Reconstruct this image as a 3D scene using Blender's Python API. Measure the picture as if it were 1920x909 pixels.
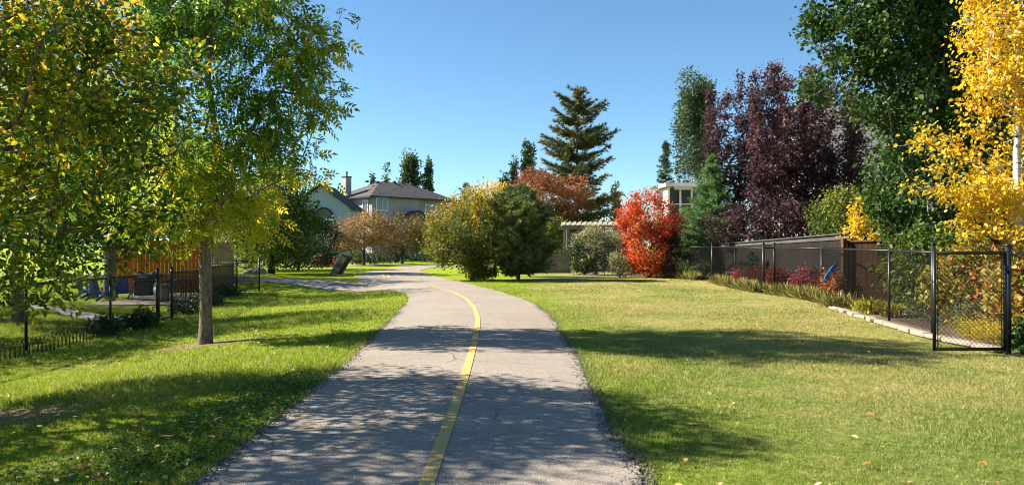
import bpy, math, numpy as np
from mathutils import Vector
R = math.radians
S = bpy.context.scene
for o in list(bpy.data.objects): bpy.data.objects.remove(o)
COL = S.collection

# ---------------------------------------------------------------- camera, sky, sun, exposure
F = 1400.0; HZ = 458.0; EYE = 1.6            # focal length in photo pixels, horizon row, eye height
cam = bpy.data.cameras.new('camera'); cam.sensor_width = 36; cam.lens = 36*F/1920
cam.clip_end = 2500; cam.clip_start = 0.05; cam.shift_y = (HZ-454.5)/1920
camo = bpy.data.objects.new('camera', cam); COL.objects.link(camo)
camo.location = (0, 0, EYE); camo.rotation_euler = (R(90), 0, 0); S.camera = camo

SUN_EL = 35.0; SH_AZ = -10.0                 # shadows run towards +x, turned SH_AZ degrees
W = bpy.data.worlds.new('World'); S.world = W; W.use_nodes = True
wn = W.node_tree; bg = wn.nodes['Background']
sky = wn.nodes.new('ShaderNodeTexSky'); sky.sky_type = 'NISHITA'; sky.sun_disc = False
dx, dy = -math.cos(R(SH_AZ)), -math.sin(R(SH_AZ))       # horizontal direction towards the sun
sky.sun_elevation = R(SUN_EL); sky.sun_rotation = math.atan2(dx, dy)
sky.altitude = 900; sky.air_density = 1.0; sky.dust_density = 0.1; sky.ozone_density = 3.2
mx_ = wn.nodes.new('ShaderNodeMix'); mx_.data_type = 'RGBA'; mx_.blend_type = 'MULTIPLY'; mx_.inputs[0].default_value = 1.0; mx_.inputs[7].default_value = (.80, 1.0, 1.04, 1)
wn.links.new(sky.outputs[0], mx_.inputs[6]); wn.links.new(mx_.outputs[2], bg.inputs[0]); bg.inputs[1].default_value = 0.052
sl = bpy.data.lights.new('sun', 'SUN'); sl.energy = 5.0; sl.angle = R(0.55); sl.color = (1.0, 0.90, 0.76)
so = bpy.data.objects.new('sun', sl); COL.objects.link(so)
sd = Vector((dx*math.cos(R(SUN_EL)), dy*math.cos(R(SUN_EL)), math.sin(R(SUN_EL))))
so.rotation_euler = sd.to_track_quat('Z', 'Y').to_euler(); so.location = (-20, 5, 30)
S.view_settings.view_transform = 'Standard'; S.view_settings.look = 'None'
S.view_settings.exposure = 1.8; S.view_settings.gamma = 1.0; S.view_settings.use_curve_mapping = False
S.render.engine = 'CYCLES'
S.cycles.filter_width = 1.05; S.cycles.max_bounces = 6; S.cycles.transmission_bounces = 4; S.cycles.transparent_max_bounces = 8

# ---------------------------------------------------------------- placing helpers
def X(px, D): return (px-960)*D/F
def ZZ(py, D): return EYE+(HZ-py)*D/F
def G(px, py, z=0.0):
    D = (EYE-z)*F/(py-HZ); return (X(px, D), D)
def smooth(t):
    t = np.clip(t, 0, 1); return t*t*(3-2*t)

# ---------------------------------------------------------------- object helpers
def tag(o, label=None, cat=None, group=None, kind=None):
    if label: o['label'] = label
    if cat: o['category'] = cat
    if group: o['group'] = group
    if kind: o['kind'] = kind
    return o
def thing(name, label, cat, loc=(0, 0, 0), rz=0, group=None):
    o = bpy.data.objects.new(name, None); COL.objects.link(o); o.location = loc; o.rotation_euler = (0, 0, rz)
    o.empty_display_size = 0.3
    return tag(o, label, cat, group)
def mesh_np(name, V, faces, m, parent=None, smooth_=False, tint=None, local=True):
    """V (n,3); faces: (k,n) array or list of tuples; V in world coordinates when parent is unrotated and local=True"""
    me = bpy.data.meshes.new(name)
    V = np.asarray(V, dtype=np.float32)
    if parent is not None and local and parent.type == 'EMPTY' and abs(parent.rotation_euler[2]) < 1e-9:
        V = V-np.array(parent.location, dtype=np.float32)
    if isinstance(faces, np.ndarray):
        n, k = faces.shape
        me.vertices.add(len(V)); me.vertices.foreach_set('co', V.ravel())
        me.loops.add(n*k); me.loops.foreach_set('vertex_index', faces.astype(np.int32).ravel())
        me.polygons.add(n); me.polygons.foreach_set('loop_start', np.arange(0, n*k, k, dtype=np.int32))
        me.update(calc_edges=True)
        npoly = n
    else:
        me.from_pydata([tuple(map(float, v)) for v in V], [], faces); me.update(); npoly = len(faces)
    if tint is not None:
        a = me.attributes.new('tint', 'FLOAT', 'FACE'); a.data.foreach_set('value', np.asarray(tint, dtype=np.float32))
    if smooth_:
        me.polygons.foreach_set('use_smooth', np.ones(npoly, dtype=bool))
    me.materials.append(m)
    o = bpy.data.objects.new(name, me); COL.objects.link(o)
    if parent is not None: o.parent = parent
    return o
class MB:
    def __init__(s): s.v = []; s.f = []
    def add(s, vs, fs):
        b = len(s.v); s.v += [tuple(map(float, v)) for v in vs]; s.f += [tuple(i+b for i in f) for f in fs]; return s
    def box(s, c, d, rz=0.0, u=None):
        """centre c, size d, turned rz about z"""
        cx, cy, cz = c; hx, hy, hz = d[0]/2, d[1]/2, d[2]/2; ca, sa = math.cos(rz), math.sin(rz)
        vs = []
        for z in (-hz, hz):
            for x, y in ((-hx, -hy), (hx, -hy), (hx, hy), (-hx, hy)):
                vs.append((cx+x*ca-y*sa, cy+x*sa+y*ca, cz+z))
        return s.add(vs, [(3, 2, 1, 0), (4, 5, 6, 7), (0, 1, 5, 4), (1, 2, 6, 5), (2, 3, 7, 6), (3, 0, 4, 7)])
    def bar(s, a, b, w, h):
        """box beam from a to b, w wide, h deep"""
        a = Vector(a); b = Vector(b); d = (b-a).normalized()
        up = Vector((0, 0, 1)) if abs(d.z) < 0.95 else Vector((0, 1, 0))
        r = d.cross(up).normalized(); u = r.cross(d)
        vs = []
        for p in (a, b):
            for i, j in ((-1, -1), (1, -1), (1, 1), (-1, 1)): vs.append(p+r*(i*w/2)+u*(j*h/2))
        return s.add(vs, [(0, 1, 2, 3), (7, 6, 5, 4), (0, 4, 5, 1), (1, 5, 6, 2), (2, 6, 7, 3), (3, 7, 4, 0)])
    def tube(s, pts, r, n=8, r2=None):
        P = [Vector(p) for p in pts]; rs = np.linspace(r, r if r2 is None else r2, len(P)); b = len(s.v); prev = None
        for i, p in enumerate(P):
            d = (P[min(i+1, len(P)-1)]-P[max(i-1, 0)]).normalized()
            if prev is None:
                up = Vector((0, 0, 1)) if abs(d.z) < 0.9 else Vector((1, 0, 0)); prev = d.cross(up).normalized()
            rr = (prev-d*prev.dot(d)).normalized(); uu = d.cross(rr); prev = rr
            for k in range(n):
                t = 2*math.pi*k/n; s.v.append(tuple(p+rr*(rs[i]*math.cos(t))+uu*(rs[i]*math.sin(t))))
        for i in range(len(P)-1):
            for k in range(n):
                s.f.append((b+i*n+k, b+i*n+(k+1) % n, b+(i+1)*n+(k+1) % n, b+(i+1)*n+k))
        s.f.append(tuple(b+k for k in range(n))[::-1]); s.f.append(tuple(b+(len(P)-1)*n+k for k in range(n)))
        return s
    def lathe(s, c, prof, n=12):
        b = len(s.v)
        for r, z in prof:
            for k in range(n):
                t = 2*math.pi*k/n; s.v.append((c[0]+r*math.cos(t), c[1]+r*math.sin(t), c[2]+z))
        for i in range(len(prof)-1):
            for k in range(n): s.f.append((b+i*n+k, b+i*n+(k+1) % n, b+(i+1)*n+(k+1) % n, b+(i+1)*n+k))
        s.f.append(tuple(b+k for k in range(n))[::-1]); s.f.append(tuple(b+(len(prof)-1)*n+k for k in range(n)))
        return s
    def prism(s, poly, d):
        """polygon (list of 3d points) swept by vector d"""
        n = len(poly); vs = list(poly)+[tuple(np.array(p)+np.array(d)) for p in poly]
        return s.add(vs, [tuple(range(n))[::-1], tuple(range(n, 2*n))]+[(i, (i+1) % n, n+(i+1) % n, n+i) for i in range(n)])
    def build(s, name, m, parent=None, smooth_=False, bevel=0):
        V = np.array(s.v)
        o = mesh_np(name, V, s.f, m, parent, smooth_)
        if bevel:
            b = o.modifiers.new('bevel', 'BEVEL'); b.width = bevel; b.segments = 2; b.limit_method = 'ANGLE'
        return o

# ---------------------------------------------------------------- materials
class N:
    def __init__(s, name):
        s.m = bpy.data.materials.new(name); s.m.use_nodes = True; s.t = s.m.node_tree
        s.b = s.t.nodes['Principled BSDF']; s.out = s.t.nodes['Material Output']
        s.b.inputs['Specular IOR Level'].default_value = 0.3
    def n(s, ty, **k):
        x = s.t.nodes.new(ty)
        for a, v in k.items(): setattr(x, a, v)
        return x
    def L(s, a, b): s.t.links.new(a, b)
    def pos(s): return s.n('ShaderNodeNewGeometry').outputs['Position']
    def obj(s): return s.n('ShaderNodeTexCoord').outputs['Object']
    def noise(s, vec, scale, detail=4, rough=0.6, out=0):
        x = s.n('ShaderNodeTexNoise'); x.inputs['Scale'].default_value = scale; x.inputs['Detail'].default_value = detail
        x.inputs['Roughness'].default_value = rough
        if vec is not None: s.L(vec, x.inputs['Vector'])
        return x.outputs[out]
    def scale(s, vec, sx, sy, sz, rot=(0, 0, 0)):
        x = s.n('ShaderNodeMapping'); x.inputs['Scale'].default_value = (sx, sy, sz); x.inputs['Rotation'].default_value = rot
        s.L(vec, x.inputs['Vector']); return x.outputs[0]
    def ramp(s, fac, stops, interp='LINEAR'):
        x = s.n('ShaderNodeValToRGB'); cr = x.color_ramp; cr.interpolation = interp
        while len(cr.elements) < len(stops): cr.elements.new(0.5)
        for e, (p, c) in zip(cr.elements, stops):
            e.position = p; e.color = (c, c, c, 1) if not hasattr(c, '__len__') else (*c, 1)
        s.L(fac, x.inputs['Fac']); return x.outputs['Color']
    def mix(s, fac, a, b, mode='MIX'):
        x = s.n('ShaderNodeMix', data_type='RGBA', blend_type=mode)
        for i, v in ((0, fac), (6, a), (7, b)):
            if hasattr(v, 'is_output'): s.L(v, x.inputs[i])
            elif i == 0: x.inputs[0].default_value = v
            else: x.inputs[i].default_value = (*v, 1)
        return x.outputs[2]
    def math(s, op, a, b=0.0):
        x = s.n('ShaderNodeMath', operation=op)
        for i, v in enumerate((a, b)):
            if hasattr(v, 'is_output'): s.L(v, x.inputs[i])
            else: x.inputs[i].default_value = v
        return x.outputs[0]
    def sep(s, vec):
        x = s.n('ShaderNodeSeparateXYZ'); s.L(vec, x.inputs[0]); return x.outputs
    def bump(s, h, strength=0.3, dist=0.02):
        x = s.n('ShaderNodeBump'); x.inputs['Strength'].default_value = strength; x.inputs['Distance'].default_value = dist
        s.L(h, x.inputs['Height']); s.L(x.outputs[0], s.b.inputs['Normal'])
    def col(s, c):
        if hasattr(c, 'is_output'): s.L(c, s.b.inputs['Base Color'])
        else: s.b.inputs['Base Color'].default_value = (*c, 1)
    def rough(s, r):
        if hasattr(r, 'is_output'): s.L(r, s.b.inputs['Roughness'])
        else: s.b.inputs['Roughness'].default_value = r

def paint(name, c, r=0.5, var=0.25, scale=6, metal=0.0, spec=0.3):
    k = N(name); f = k.noise(k.pos(), scale, 5, 0.65)
    k.col(k.mix(f, tuple(v*(1-var) for v in c), tuple(min(1, v*(1+var)) for v in c))); k.rough(r)
    k.b.inputs['Metallic'].default_value = metal; k.b.inputs['Specular IOR Level'].default_value = spec
    k.bump(k.noise(k.pos(), scale*12, 3), 0.12, 0.004)
    return k.m
def wood(name, c1, c2, axis='z', scale=14, r=0.75):
    k = N(name); p = k.pos()
    sc = {'z': (1, 1, .08), 'h': (.12, .12, 1)}[axis]
    f = k.noise(k.scale(p, *sc), scale, 6, 0.7); g = k.noise(p, 1.3, 3)
    k.col(k.mix(k.math('MULTIPLY', g, 0.5), k.ramp(f, [(.3, c1), (.7, c2)]), tuple(v*.5 for v in c1)))
    k.rough(r); k.b.inputs['Specular IOR Level'].default_value = .08; k.bump(f, 0.35, 0.01)
    return k.m
def leafmat(name, stops, trans=0.45, rough=0.45, spec=0.25):
    k = N(name); a = k.n('ShaderNodeAttribute', attribute_name='tint', attribute_type='GEOMETRY')
    c = k.ramp(a.outputs['Fac'], stops)
    v = k.noise(k.pos(), 38, 2); c = k.mix(0.35, c, k.ramp(v, [(.3, .45), (.7, 1.0)]), 'MULTIPLY')
    k.col(c); k.rough(rough); k.b.inputs['Specular IOR Level'].default_value = spec
    t = k.n('ShaderNodeBsdfTranslucent'); k.L(c, t.inputs['Color'])
    ms = k.n('ShaderNodeMixShader'); ms.inputs[0].default_value = trans
    k.L(k.b.outputs[0], ms.inputs[1]); k.L(t.outputs[0], ms.inputs[2]); k.L(ms.outputs[0], k.out.inputs['Surface'])
    return k.m
def bark(name, c1, c2, scale=9, marks=False):
    k = N(name); p = k.pos(); f = k.noise(k.scale(p, 1, 1, .28), scale*3, 8, 0.72); g = k.noise(p, scale*.4, 4)
    c = k.mix(k.math('MULTIPLY', g, .5), k.ramp(f, [(.35, c1), (.65, c2)]), c1)
    if marks:
        h = k.noise(k.scale(p, .5, .5, 3.2), 9, 4, .6); c = k.mix(k.ramp(h, [(.58, 0.0), (.62, 1.0)]), c, (.05, .04, .035))
    k.col(c); k.rough(.9); k.bump(f, 1.0, .05)
    return k.m

def lawn_color(k, p, blade=False):
    """green lawn, straw patches, mostly on the right of the path"""
    xs = k.sep(p)
    big = k.noise(p, .28, 4, .6); mid = k.noise(p, 1.5, 5, .65); fine = k.noise(p, 14, 5, .7)
    right = k.ramp(k.math('MULTIPLY_ADD' if False else 'ADD', k.math('MULTIPLY', xs[0], .13), .35), [(.30, 0.0), (.72, 1.0)])
    green = k.ramp(fine, [(.25, (.10, .18, .006)), (.5, (.27, .37, .014)), (.75, (.46, .54, .04))])
    greenr = k.ramp(fine, [(.25, (.10, .155, .022)), (.5, (.21, .29, .05)), (.75, (.42, .48, .13))])
    green = k.mix(right, green, greenr)
    straw = k.ramp(fine, [(.25, (.26, .22, .07)), (.5, (.50, .42, .15)), (.8, (.70, .60, .26))])
    s = k.math('ADD', k.math('MULTIPLY', big, .75), k.math('MULTIPLY', mid, .55))
    far = k.ramp(k.math('MULTIPLY', xs[1], .04), [(.2, 0.0), (.7, .13)])
    s = k.math('ADD', s, k.math('MULTIPLY', right, .10)); s = k.math('ADD', s, k.math('MULTIPLY', far, right))
    m = k.ramp(s, [(.69, 0.0), (.95, .8)])
    c = k.mix(m, green, straw)
    if blade:
        a = k.n('ShaderNodeAttribute', attribute_name='tint', attribute_type='GEOMETRY')
        c = k.mix(k.ramp(a.outputs['Fac'], [(.80, 0.0), (.95, .8)]), c, (.66, .58, .28))
        c = k.mix(.8, c, k.ramp(a.outputs['Fac'], [(0, .15), (.5, .75), (.75, 1.0)]), 'MULTIPLY')
    return c, fine
def make_lawn():
    k = N('lawn_grass'); p = k.pos(); c, f = lawn_color(k, p)
    d = k.noise(k.scale(p, 1, 1, 1), 60, 4, .8)
    c = k.mix(.8, c, k.ramp(d, [(.3, .35), (.6, 1.0)]), 'MULTIPLY')
    # bare brown earth under the trees at the left
    k.col(c); k.rough(.95); k.b.inputs['Specular IOR Level'].default_value = .1; k.bump(d, 1.0, .05)
    return k.m
def make_blade():
    k = N('grass_blade'); p = k.pos(); c, f = lawn_color(k, p, True); k.col(c); k.rough(.6)
    k.b.inputs['Specular IOR Level'].default_value = .2
    t = k.n('ShaderNodeBsdfTranslucent'); k.L(c, t.inputs['Color'])
    ms = k.n('ShaderNodeMixShader'); ms.inputs[0].default_value = .45
    k.L(k.b.outputs[0], ms.inputs[1]); k.L(t.outputs[0], ms.inputs[2]); k.L(ms.outputs[0], k.out.inputs['Surface'])
    return k.m
def make_asphalt():
    k = N('worn_asphalt'); p = k.pos()
    agg = k.n('ShaderNodeTexVoronoi'); agg.inputs['Scale'].default_value = 95; k.L(p, agg.inputs['Vector'])
    ag2 = k.noise(p, 130, 3, .8); big = k.noise(p, .7, 5, .6); mid = k.noise(p, 5, 5, .65)
    c = k.ramp(ag2, [(.30, (.085, .070, .055)), (.5, (.29, .24, .185)), (.72, (.58, .485, .375))])
    c = k.mix(.45, c, k.ramp(k.sep(agg.outputs['Color'])[0], [(.1, (.15, .14, .125)), (.9, (.46, .42, .37))]))
    c = k.mix(.5, c, k.ramp(big, [(.35, .72), (.65, 1.0)]), 'MULTIPLY'); c = k.mix(.35, c, k.ramp(mid, [(.35, .7), (.6, 1.0)]), 'MULTIPLY')
    # thin cracks
    w = k.mix(.12, p, k.noise(p, 1.7, 4, .6, 1))
    cr = k.n('ShaderNodeTexVoronoi', feature='DISTANCE_TO_EDGE'); cr.inputs['Scale'].default_value = .45; k.L(w, cr.inputs['Vector'])
    cm = k.ramp(cr.outputs['Distance'], [(0.0, 1.0), (.0022, .75), (.0048, 0.0)])
    cm2 = k.math('MULTIPLY', k.sep(cm)[0], k.sep(k.ramp(k.noise(p, .45, 3), [(.47, 0.0), (.56, 1.0)]))[0])
    c = k.mix(cm2, c, (.045, .042, .04))
    k.col(c); k.rough(.85); k.b.inputs['Specular IOR Level'].default_value = .25
    k.bump(k.math('ADD', ag2, k.math('MULTIPLY', agg.outputs['Distance'], .8)), .6, .012)
    return k.m
def make_concrete(name, c=(.42, .39, .35)):
    k = N(name); p = k.pos(); f = k.noise(p, 30, 6, .7); b = k.noise(p, 1.2, 4)
    k.col(k.mix(k.math('MULTIPLY', b, .6), k.ramp(f, [(.3, tuple(v*.8 for v in c)), (.7, c)]), tuple(v*.7 for v in c)))
    k.rough(.9); k.bump(f, .4, .01); return k.m
def make_line():
    k = N('yellow_road_paint'); p = k.pos(); f = k.noise(p, 110, 3, .8); g = k.noise(p, 7, 4, .6)
    c = k.ramp(g, [(.3, (.46, .29, .065)), (.7, (.60, .40, .11))])
    m = k.math('ADD', k.math('MULTIPLY', f, .8), k.math('MULTIPLY', g, .35))
    c = k.mix(k.ramp(m, [(.54, 0.0), (.68, .85)]), c, (.28, .24, .18)); k.col(c); k.rough(.8); k.bump(f, .5, .01)
    return k.m
def make_soil(name='mulch_soil', c1=(.07, .05, .035), c2=(.26, .2, .15)):
    k = N(name); p = k.pos(); f = k.noise(p, 38, 6, .75); g = k.noise(p, 2, 4)
    k.col(k.mix(k.math('MULTIPLY', g, .5), k.ramp(f, [(.35, c1), (.7, c2)]), c1)); k.rough(1); k.bump(f, 1, .04); return k.m
def make_siding(name, c, pitch=.13):
    k = N(name); p = k.pos(); z = k.sep(p)[2]
    fr = k.math('FRACT', k.math('DIVIDE', z, pitch)); n = k.noise(p, 2, 4)
    base = k.mix(n, tuple(v*.88 for v in c), c)
    k.col(k.mix(k.ramp(fr, [(0, .55), (.08, 1.0), (1, 1.0)]), tuple(v*.5 for v in c), base)); k.rough(.6)
    k.bump(fr, .5, .02); return k.m
def make_shingle(name, c, pitch=.16):
    k = N(name); p = k.pos(); z = k.sep(p)[2]
    row = k.math('FLOOR', k.math('DIVIDE', z, pitch)); fr = k.math('FRACT', k.math('DIVIDE', z, pitch))
    cv = k.n('ShaderNodeCombineXYZ'); k.L(row, cv.inputs[2]); s = k.sep(p)
    k.L(k.math('MULTIPLY', s[0], 3.0), cv.inputs[0]); k.L(k.math('MULTIPLY', s[1], 3.0), cv.inputs[1])
    v = k.n('ShaderNodeTexVoronoi'); v.inputs['Scale'].default_value = 1.3; k.L(cv.outputs[0], v.inputs['Vector'])
    r = k.sep(v.outputs['Color'])[0]
    base = k.ramp(r, [(0, tuple(x*.7 for x in c)), (1, tuple(x*1.25 for x in c))])
    k.col(k.mix(k.ramp(fr, [(0, 1.0), (.12, 0.0)]), base, tuple(x*.35 for x in c))); k.rough(.95); k.bump(fr, .6, .02); return k.m
def make_glass(name='window_glass', c=(.03, .04, .05)):
    k = N(name); k.col(k.mix(k.noise(k.pos(), .8, 2), c, tuple(v*2.2 for v in c))); k.rough(.08)
    k.b.inputs['Specular IOR Level'].default_value = .8; return k.m

M = dict(
    lawn=make_lawn(), blade=make_blade(), asphalt=make_asphalt(), line=make_line(), soil=make_soil(),
    dirt=make_soil('bare_earth', (.14, .09, .05), (.36, .26, .16)),
    conc=make_concrete('concrete'), stone=make_concrete('limestone', (.30, .26, .20)), rock=make_concrete('granite', (.33, .30, .27)),
    black=paint('black_vinyl_metal', (.010, .011, .012), .42, .3, spec=.35), wire=paint('black_wire', (.008, .008, .009), .6, spec=.25),
    galv=paint('weathered_metal', (.30, .30, .31), .4, .2, metal=.6),
    darkwood=wood('dark_stained_wood', (.012, .010, .010), (.035, .03, .028)), darkrail=wood('grey_rail_wood', (.05, .045, .045), (.13, .12, .11), 'h'),
    brownwood=wood('brown_stained_wood', (.028, .013, .008), (.075, .035, .018)), brownrail=wood('brown_post_wood', (.075, .04, .022), (.17, .095, .05)),
    cedar=wood('orange_cedar', (.28, .075, .018), (.52, .17, .045)), cedar2=wood('lattice_cedar', (.28, .14, .08), (.50, .29, .17), 'h'),
    greywood=wood('weathered_grey_wood', (.14, .135, .13), (.34, .325, .31), 'h'), palewood=wood('pale_pergola_wood', (.16, .145, .125), (.30, .275, .24), 'h'),
    greypost=wood('weathered_grey_post', (.14, .13, .125), (.36, .34, .31)),
    sid_b=make_siding('beige_siding', (.31, .31, .32)), sid_w=make_siding('pale_blue_siding', (.34, .40, .52)), sid_t=make_siding('tan_siding', (.42, .34, .26)),
    shing=make_shingle('charcoal_shingles', (.075, .068, .066)), shing2=make_shingle('grey_shingles', (.17, .165, .16), .2),
    white=paint('white_trim', (.78, .77, .74), .5, .06), cream=paint('cream_trim', (.6, .56, .48), .5, .08), glass=make_glass(),
    dark=paint('dark_trim', (.03, .028, .028), .5), bronze=paint('bronze_metal', (.10, .082, .06), .38, .25, 3, metal=.55),
    blue=paint('blue_plastic', (.012, .055, .30), .4), bluecloth=paint('blue_cloth', (.02, .22, .66), .6, .3, 20), beige=paint('beige_plastic', (.45, .37, .28), .6),
    bark=bark('grey_brown_bark', (.055, .042, .033), (.34, .27, .215)), barkd=bark('dark_bark', (.028, .022, .018), (.085, .068, .055)),
    barkw=bark('white_birch_bark', (.5, .45, .39), (.78, .73, .66), 4, True), barkp=bark('grey_green_bark', (.13, .13, .10), (.28, .27, .22)),
)
# ---------------------------------------------------------------- terrain
def ground_z(x, y):
    x = np.asarray(x, float); y = np.asarray(y, float)
    left = smooth((-x-2.6)/5.5)*(1-smooth((y-28.5)/4.5))
    und = 0.03*np.sin(x*.9+1.3)*np.sin(y*.37)*smooth((np.abs(x+.3)-2.5)/3)
    return -0.31*left + und*(y < 70) - 0.0
# path outline read off the photograph's ground plane, in metres
Lp = [(345, 909), (437, 850), (505, 800), (578, 740), (625, 698), (682, 650), (733, 600), (762, 568), (769, 553)]
Rp = [(1205, 909), (1172, 850), (1146, 800), (1115, 740), (1090, 690), (1062, 640), (1030, 590), (1000, 568), (945, 548), (885, 533), (838, 523), (806, 514), (786, 507)]
Lw = [(-2.35, 2.0), (-2.3, 3.5)]+[G(*p) for p in Lp]+[(-4.6, 27.8), (-6.3, 32), (-7.9, 37.0), (-8.35, 42.0), (-8.6, 47), (-8.0, 52), (-6.6, 56.5)]
Rw = [(.75, 2.0), (.8, 3.5)]+[G(*p) for p in Rp]+[(-5.75, 49), (-5.1, 53), (-3.6, 56.5)]
Ly = np.array([p[1] for p in Lw]); Lx = np.array([p[0] for p in Lw]); Ry = np.array([p[1] for p in Rw]); Rx = np.array([p[0] for p in Rw])
def softinterp(y, ys, xs):
    return sum(np.interp(y+o, ys, xs) for o in (-.9, -.45, 0, .45, .9))/5
def pathL(y): return softinterp(y, Ly, Lx)
def pathR(y): return softinterp(y, Ry, Rx)
edge_n = lambda y, s: .03*np.sin(y*1.9+s)*np.sin(y*.7+s)+.016*np.sin(y*5.3+2*s)*np.sin(y*2.1)+.012*np.sin(y*17+s)*np.sin(y*6.1)+.007*np.sin(y*37+s)
# side path
SPt = [(-30, 45.0), (-20, 40.2), (-14, 37.3), (-9.5, 34.4), (-5.5, 31.5)]; SPb = [(-30, 42.6), (-20, 37.6), (-14, 34.8), (-9.5, 31.6), (-6.6, 29.6), (-4.6, 27.3), (-3.3, 25.0)]
def sideT(x): return np.interp(x, *zip(*SPt))
def sideB(x): return np.interp(x, *zip(*SPb))
bedL = [(9, 7.3), (11, 7.35), (13, 7.25), (15, 7.5), (17.6, 7.85), (20, 8.2), (22, 8.45), (25, 8.0), (28, 8.2), (33, 8.5), (36.5, 7.2), (40, 2.5)]
def bedX(y): return np.interp(y, *zip(*bedL))

def grid(xs, ys, zf, name, m, **k):
    Xg, Yg = np.meshgrid(xs, ys); Zg = zf(Xg, Yg); nx, ny = len(xs), len(ys)
    V = np.stack([Xg.ravel(), Yg.ravel(), Zg.ravel()], 1); i = np.arange((nx-1)*(ny-1)); r, c = i//(nx-1), i % (nx-1); a = r*nx+c
    return mesh_np(name, V, np.stack([a, a+1, a+nx+1, a+nx], 1), m, smooth_=True)
xs = np.concatenate([[-1500, -500, -200, -90], np.arange(-50, 50.1, .5), [90, 200, 500, 1500]])
ys = np.concatenate([[-600, -120, -30], np.arange(-10, 70.1, .5), [90, 130, 250, 600, 1800]])
tag(grid(xs, ys, lambda x, y: ground_z(x, y)-.02, 'ground', M['lawn']), kind='structure')
def strip(name, ya, fl, fr, z, m, nlat=8):
    V = []; nl = nlat+1
    for y in ya:
        a, b = fl(y), fr(y)
        for j in range(nl):
            x = a+(b-a)*j/nlat; V.append((x, y, float(ground_z(x, y))+z+.02*math.sin(math.pi*j/nlat)))
    n = len(ya); i = np.arange((n-1)*nlat); r, c = i//nlat, i % nlat; q = r*nl+c
    return mesh_np(name, np.array(V), np.stack([q, q+1, q+nl+1, q+nl], 1), m, smooth_=True)
yy = np.arange(2.0, 56.3, .08)
tag(strip('path', yy, lambda y: pathL(y)+edge_n(y, 1), lambda y: pathR(y)+edge_n(y, 4), .0, M['asphalt']), kind='structure')
V = []; xs_ = np.arange(-30, -3.4, .25)
for x in xs_:
    a, b = sideB(x), sideT(x) if x < -5.6 else 31.0
    for j in range(5): y = a+(b-a)*j/4; V.append((x, y, float(ground_z(x, y))-.006))
i = np.arange((len(xs_)-1)*4); q = (i//4)*5+i % 4
tag(mesh_np('side_path', np.array(V), np.stack([q, q+5, q+6, q+1], 1), M['asphalt'], smooth_=True), kind='structure')
mb = MB(); mb.add([(-26, 55.2, -.004), (-7, 55.4, -.004), (3, 57.5, -.004), (14, 61, -.004), (14, 64, -.004), (2, 60.8, -.004), (-8, 58.6, -.004), (-26, 58.2, -.004)], [(0, 1, 6, 7), (1, 2, 5, 6), (2, 3, 4, 5)])
tag(mb.build('far_path', M['asphalt']), kind='structure')
# yellow centre line
CL = [(795, 930), (801, 909), (826, 840), (851, 770), (868, 720), (880, 678), (890, 640), (895.5, 612), (896, 597), (889, 577), (873, 560), (846, 547), (822, 541), (800, 537.5)]
Cw = [(-.55, 3.2)]+[G(*p) for p in CL]
def ribbon(name, pts, w, z, m, step=.15):
    P = np.array(pts); d = np.r_[0, np.cumsum(np.linalg.norm(np.diff(P, axis=0), axis=1))]; t = np.arange(0, d[-1], step)
    Q = np.stack([sum(np.interp(t+o, d, P[:, j]) for o in (-.5, -.25, 0, .25, .5))/5 for j in (0, 1)], 1)
    T = np.gradient(Q, axis=0); T /= np.linalg.norm(T, axis=1)[:, None]; Nn = np.stack([T[:, 1], -T[:, 0]], 1)
    V = []
    for q_, n_ in zip(Q, Nn):
        for s in (-1, 0, 1):
            v = q_+n_*s*w/2; a, b = pathL(v[1]), pathR(v[1]); u = np.clip((v[0]-a)/(b-a), 0, 1)
            V.append((v[0], v[1], float(ground_z(v[0], v[1]))+.02*math.sin(math.pi*u)+z))
    n = len(Q); i = np.arange((n-1)*2); q = (i//2)*3+i % 2
    return mesh_np(name, np.array(V), np.stack([q, q+1, q+4, q+3], 1), m, smooth_=True)
tag(ribbon('centre_line', Cw, .105, .006, M['line']), kind='structure')
for off in (-.12, .12):
    tag(ribbon('far_centre_line', [(-5.9+off, 35.2), (-6.75+off, 39.5), (-7.25+off, 43.5), (-7.3+off, 48), (-6.6+off, 53), (-5.6+off, 56)], .11, .006, M['line']), kind='structure')

# soil bed behind the border stones at the right and bare earth patches
ys_ = np.arange(6, 40, .25)
V = []
for y in ys_:
    for t in (0, .5, 1): x = bedX(y)+.05+t*3.4; V.append((x, y, float(ground_z(x, y))-.008+.03*t))
i = np.arange((len(ys_)-1)*2); q = (i//2)*3+i % 2
tag(mesh_np('flower_bed_soil', np.array(V), np.stack([q, q+1, q+4, q+3], 1), M['soil'], smooth_=True), kind='structure')
rng0 = np.random.default_rng(5)
def blob(name, cx, cy, rx, ry, rot, m, seed):
    r = np.random.default_rng(seed); n = 40; V = [(cx, cy, float(ground_z(cx, cy))-.006)]; ph = r.random(4)*6.28
    rings = 6
    for k in range(1, rings+1):
        for i in range(n):
            t = 2*math.pi*i/n; q = (1+.18*math.sin(3*t+ph[0])+.12*math.sin(5*t+ph[1])+.07*math.sin(11*t+ph[2]))*k/rings
            a, b = rx*q*math.cos(t), ry*q*math.sin(t); x = cx+a*math.cos(rot)-b*math.sin(rot); y = cy+a*math.sin(rot)+b*math.cos(rot)
            V.append((x, y, float(ground_z(x, y))-.004-.012*(k/rings)))
    f = [(0, 1+i, 1+(i+1) % n) for i in range(n)]
    for k in range(rings-1):
        f += [(1+k*n+i, 1+(k+1)*n+i, 1+(k+1)*n+(i+1) % n, 1+k*n+(i+1) % n) for i in range(n)]
    return tag(mesh_np(name, np.array(V), f, m, smooth_=True), kind='structure')
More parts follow.
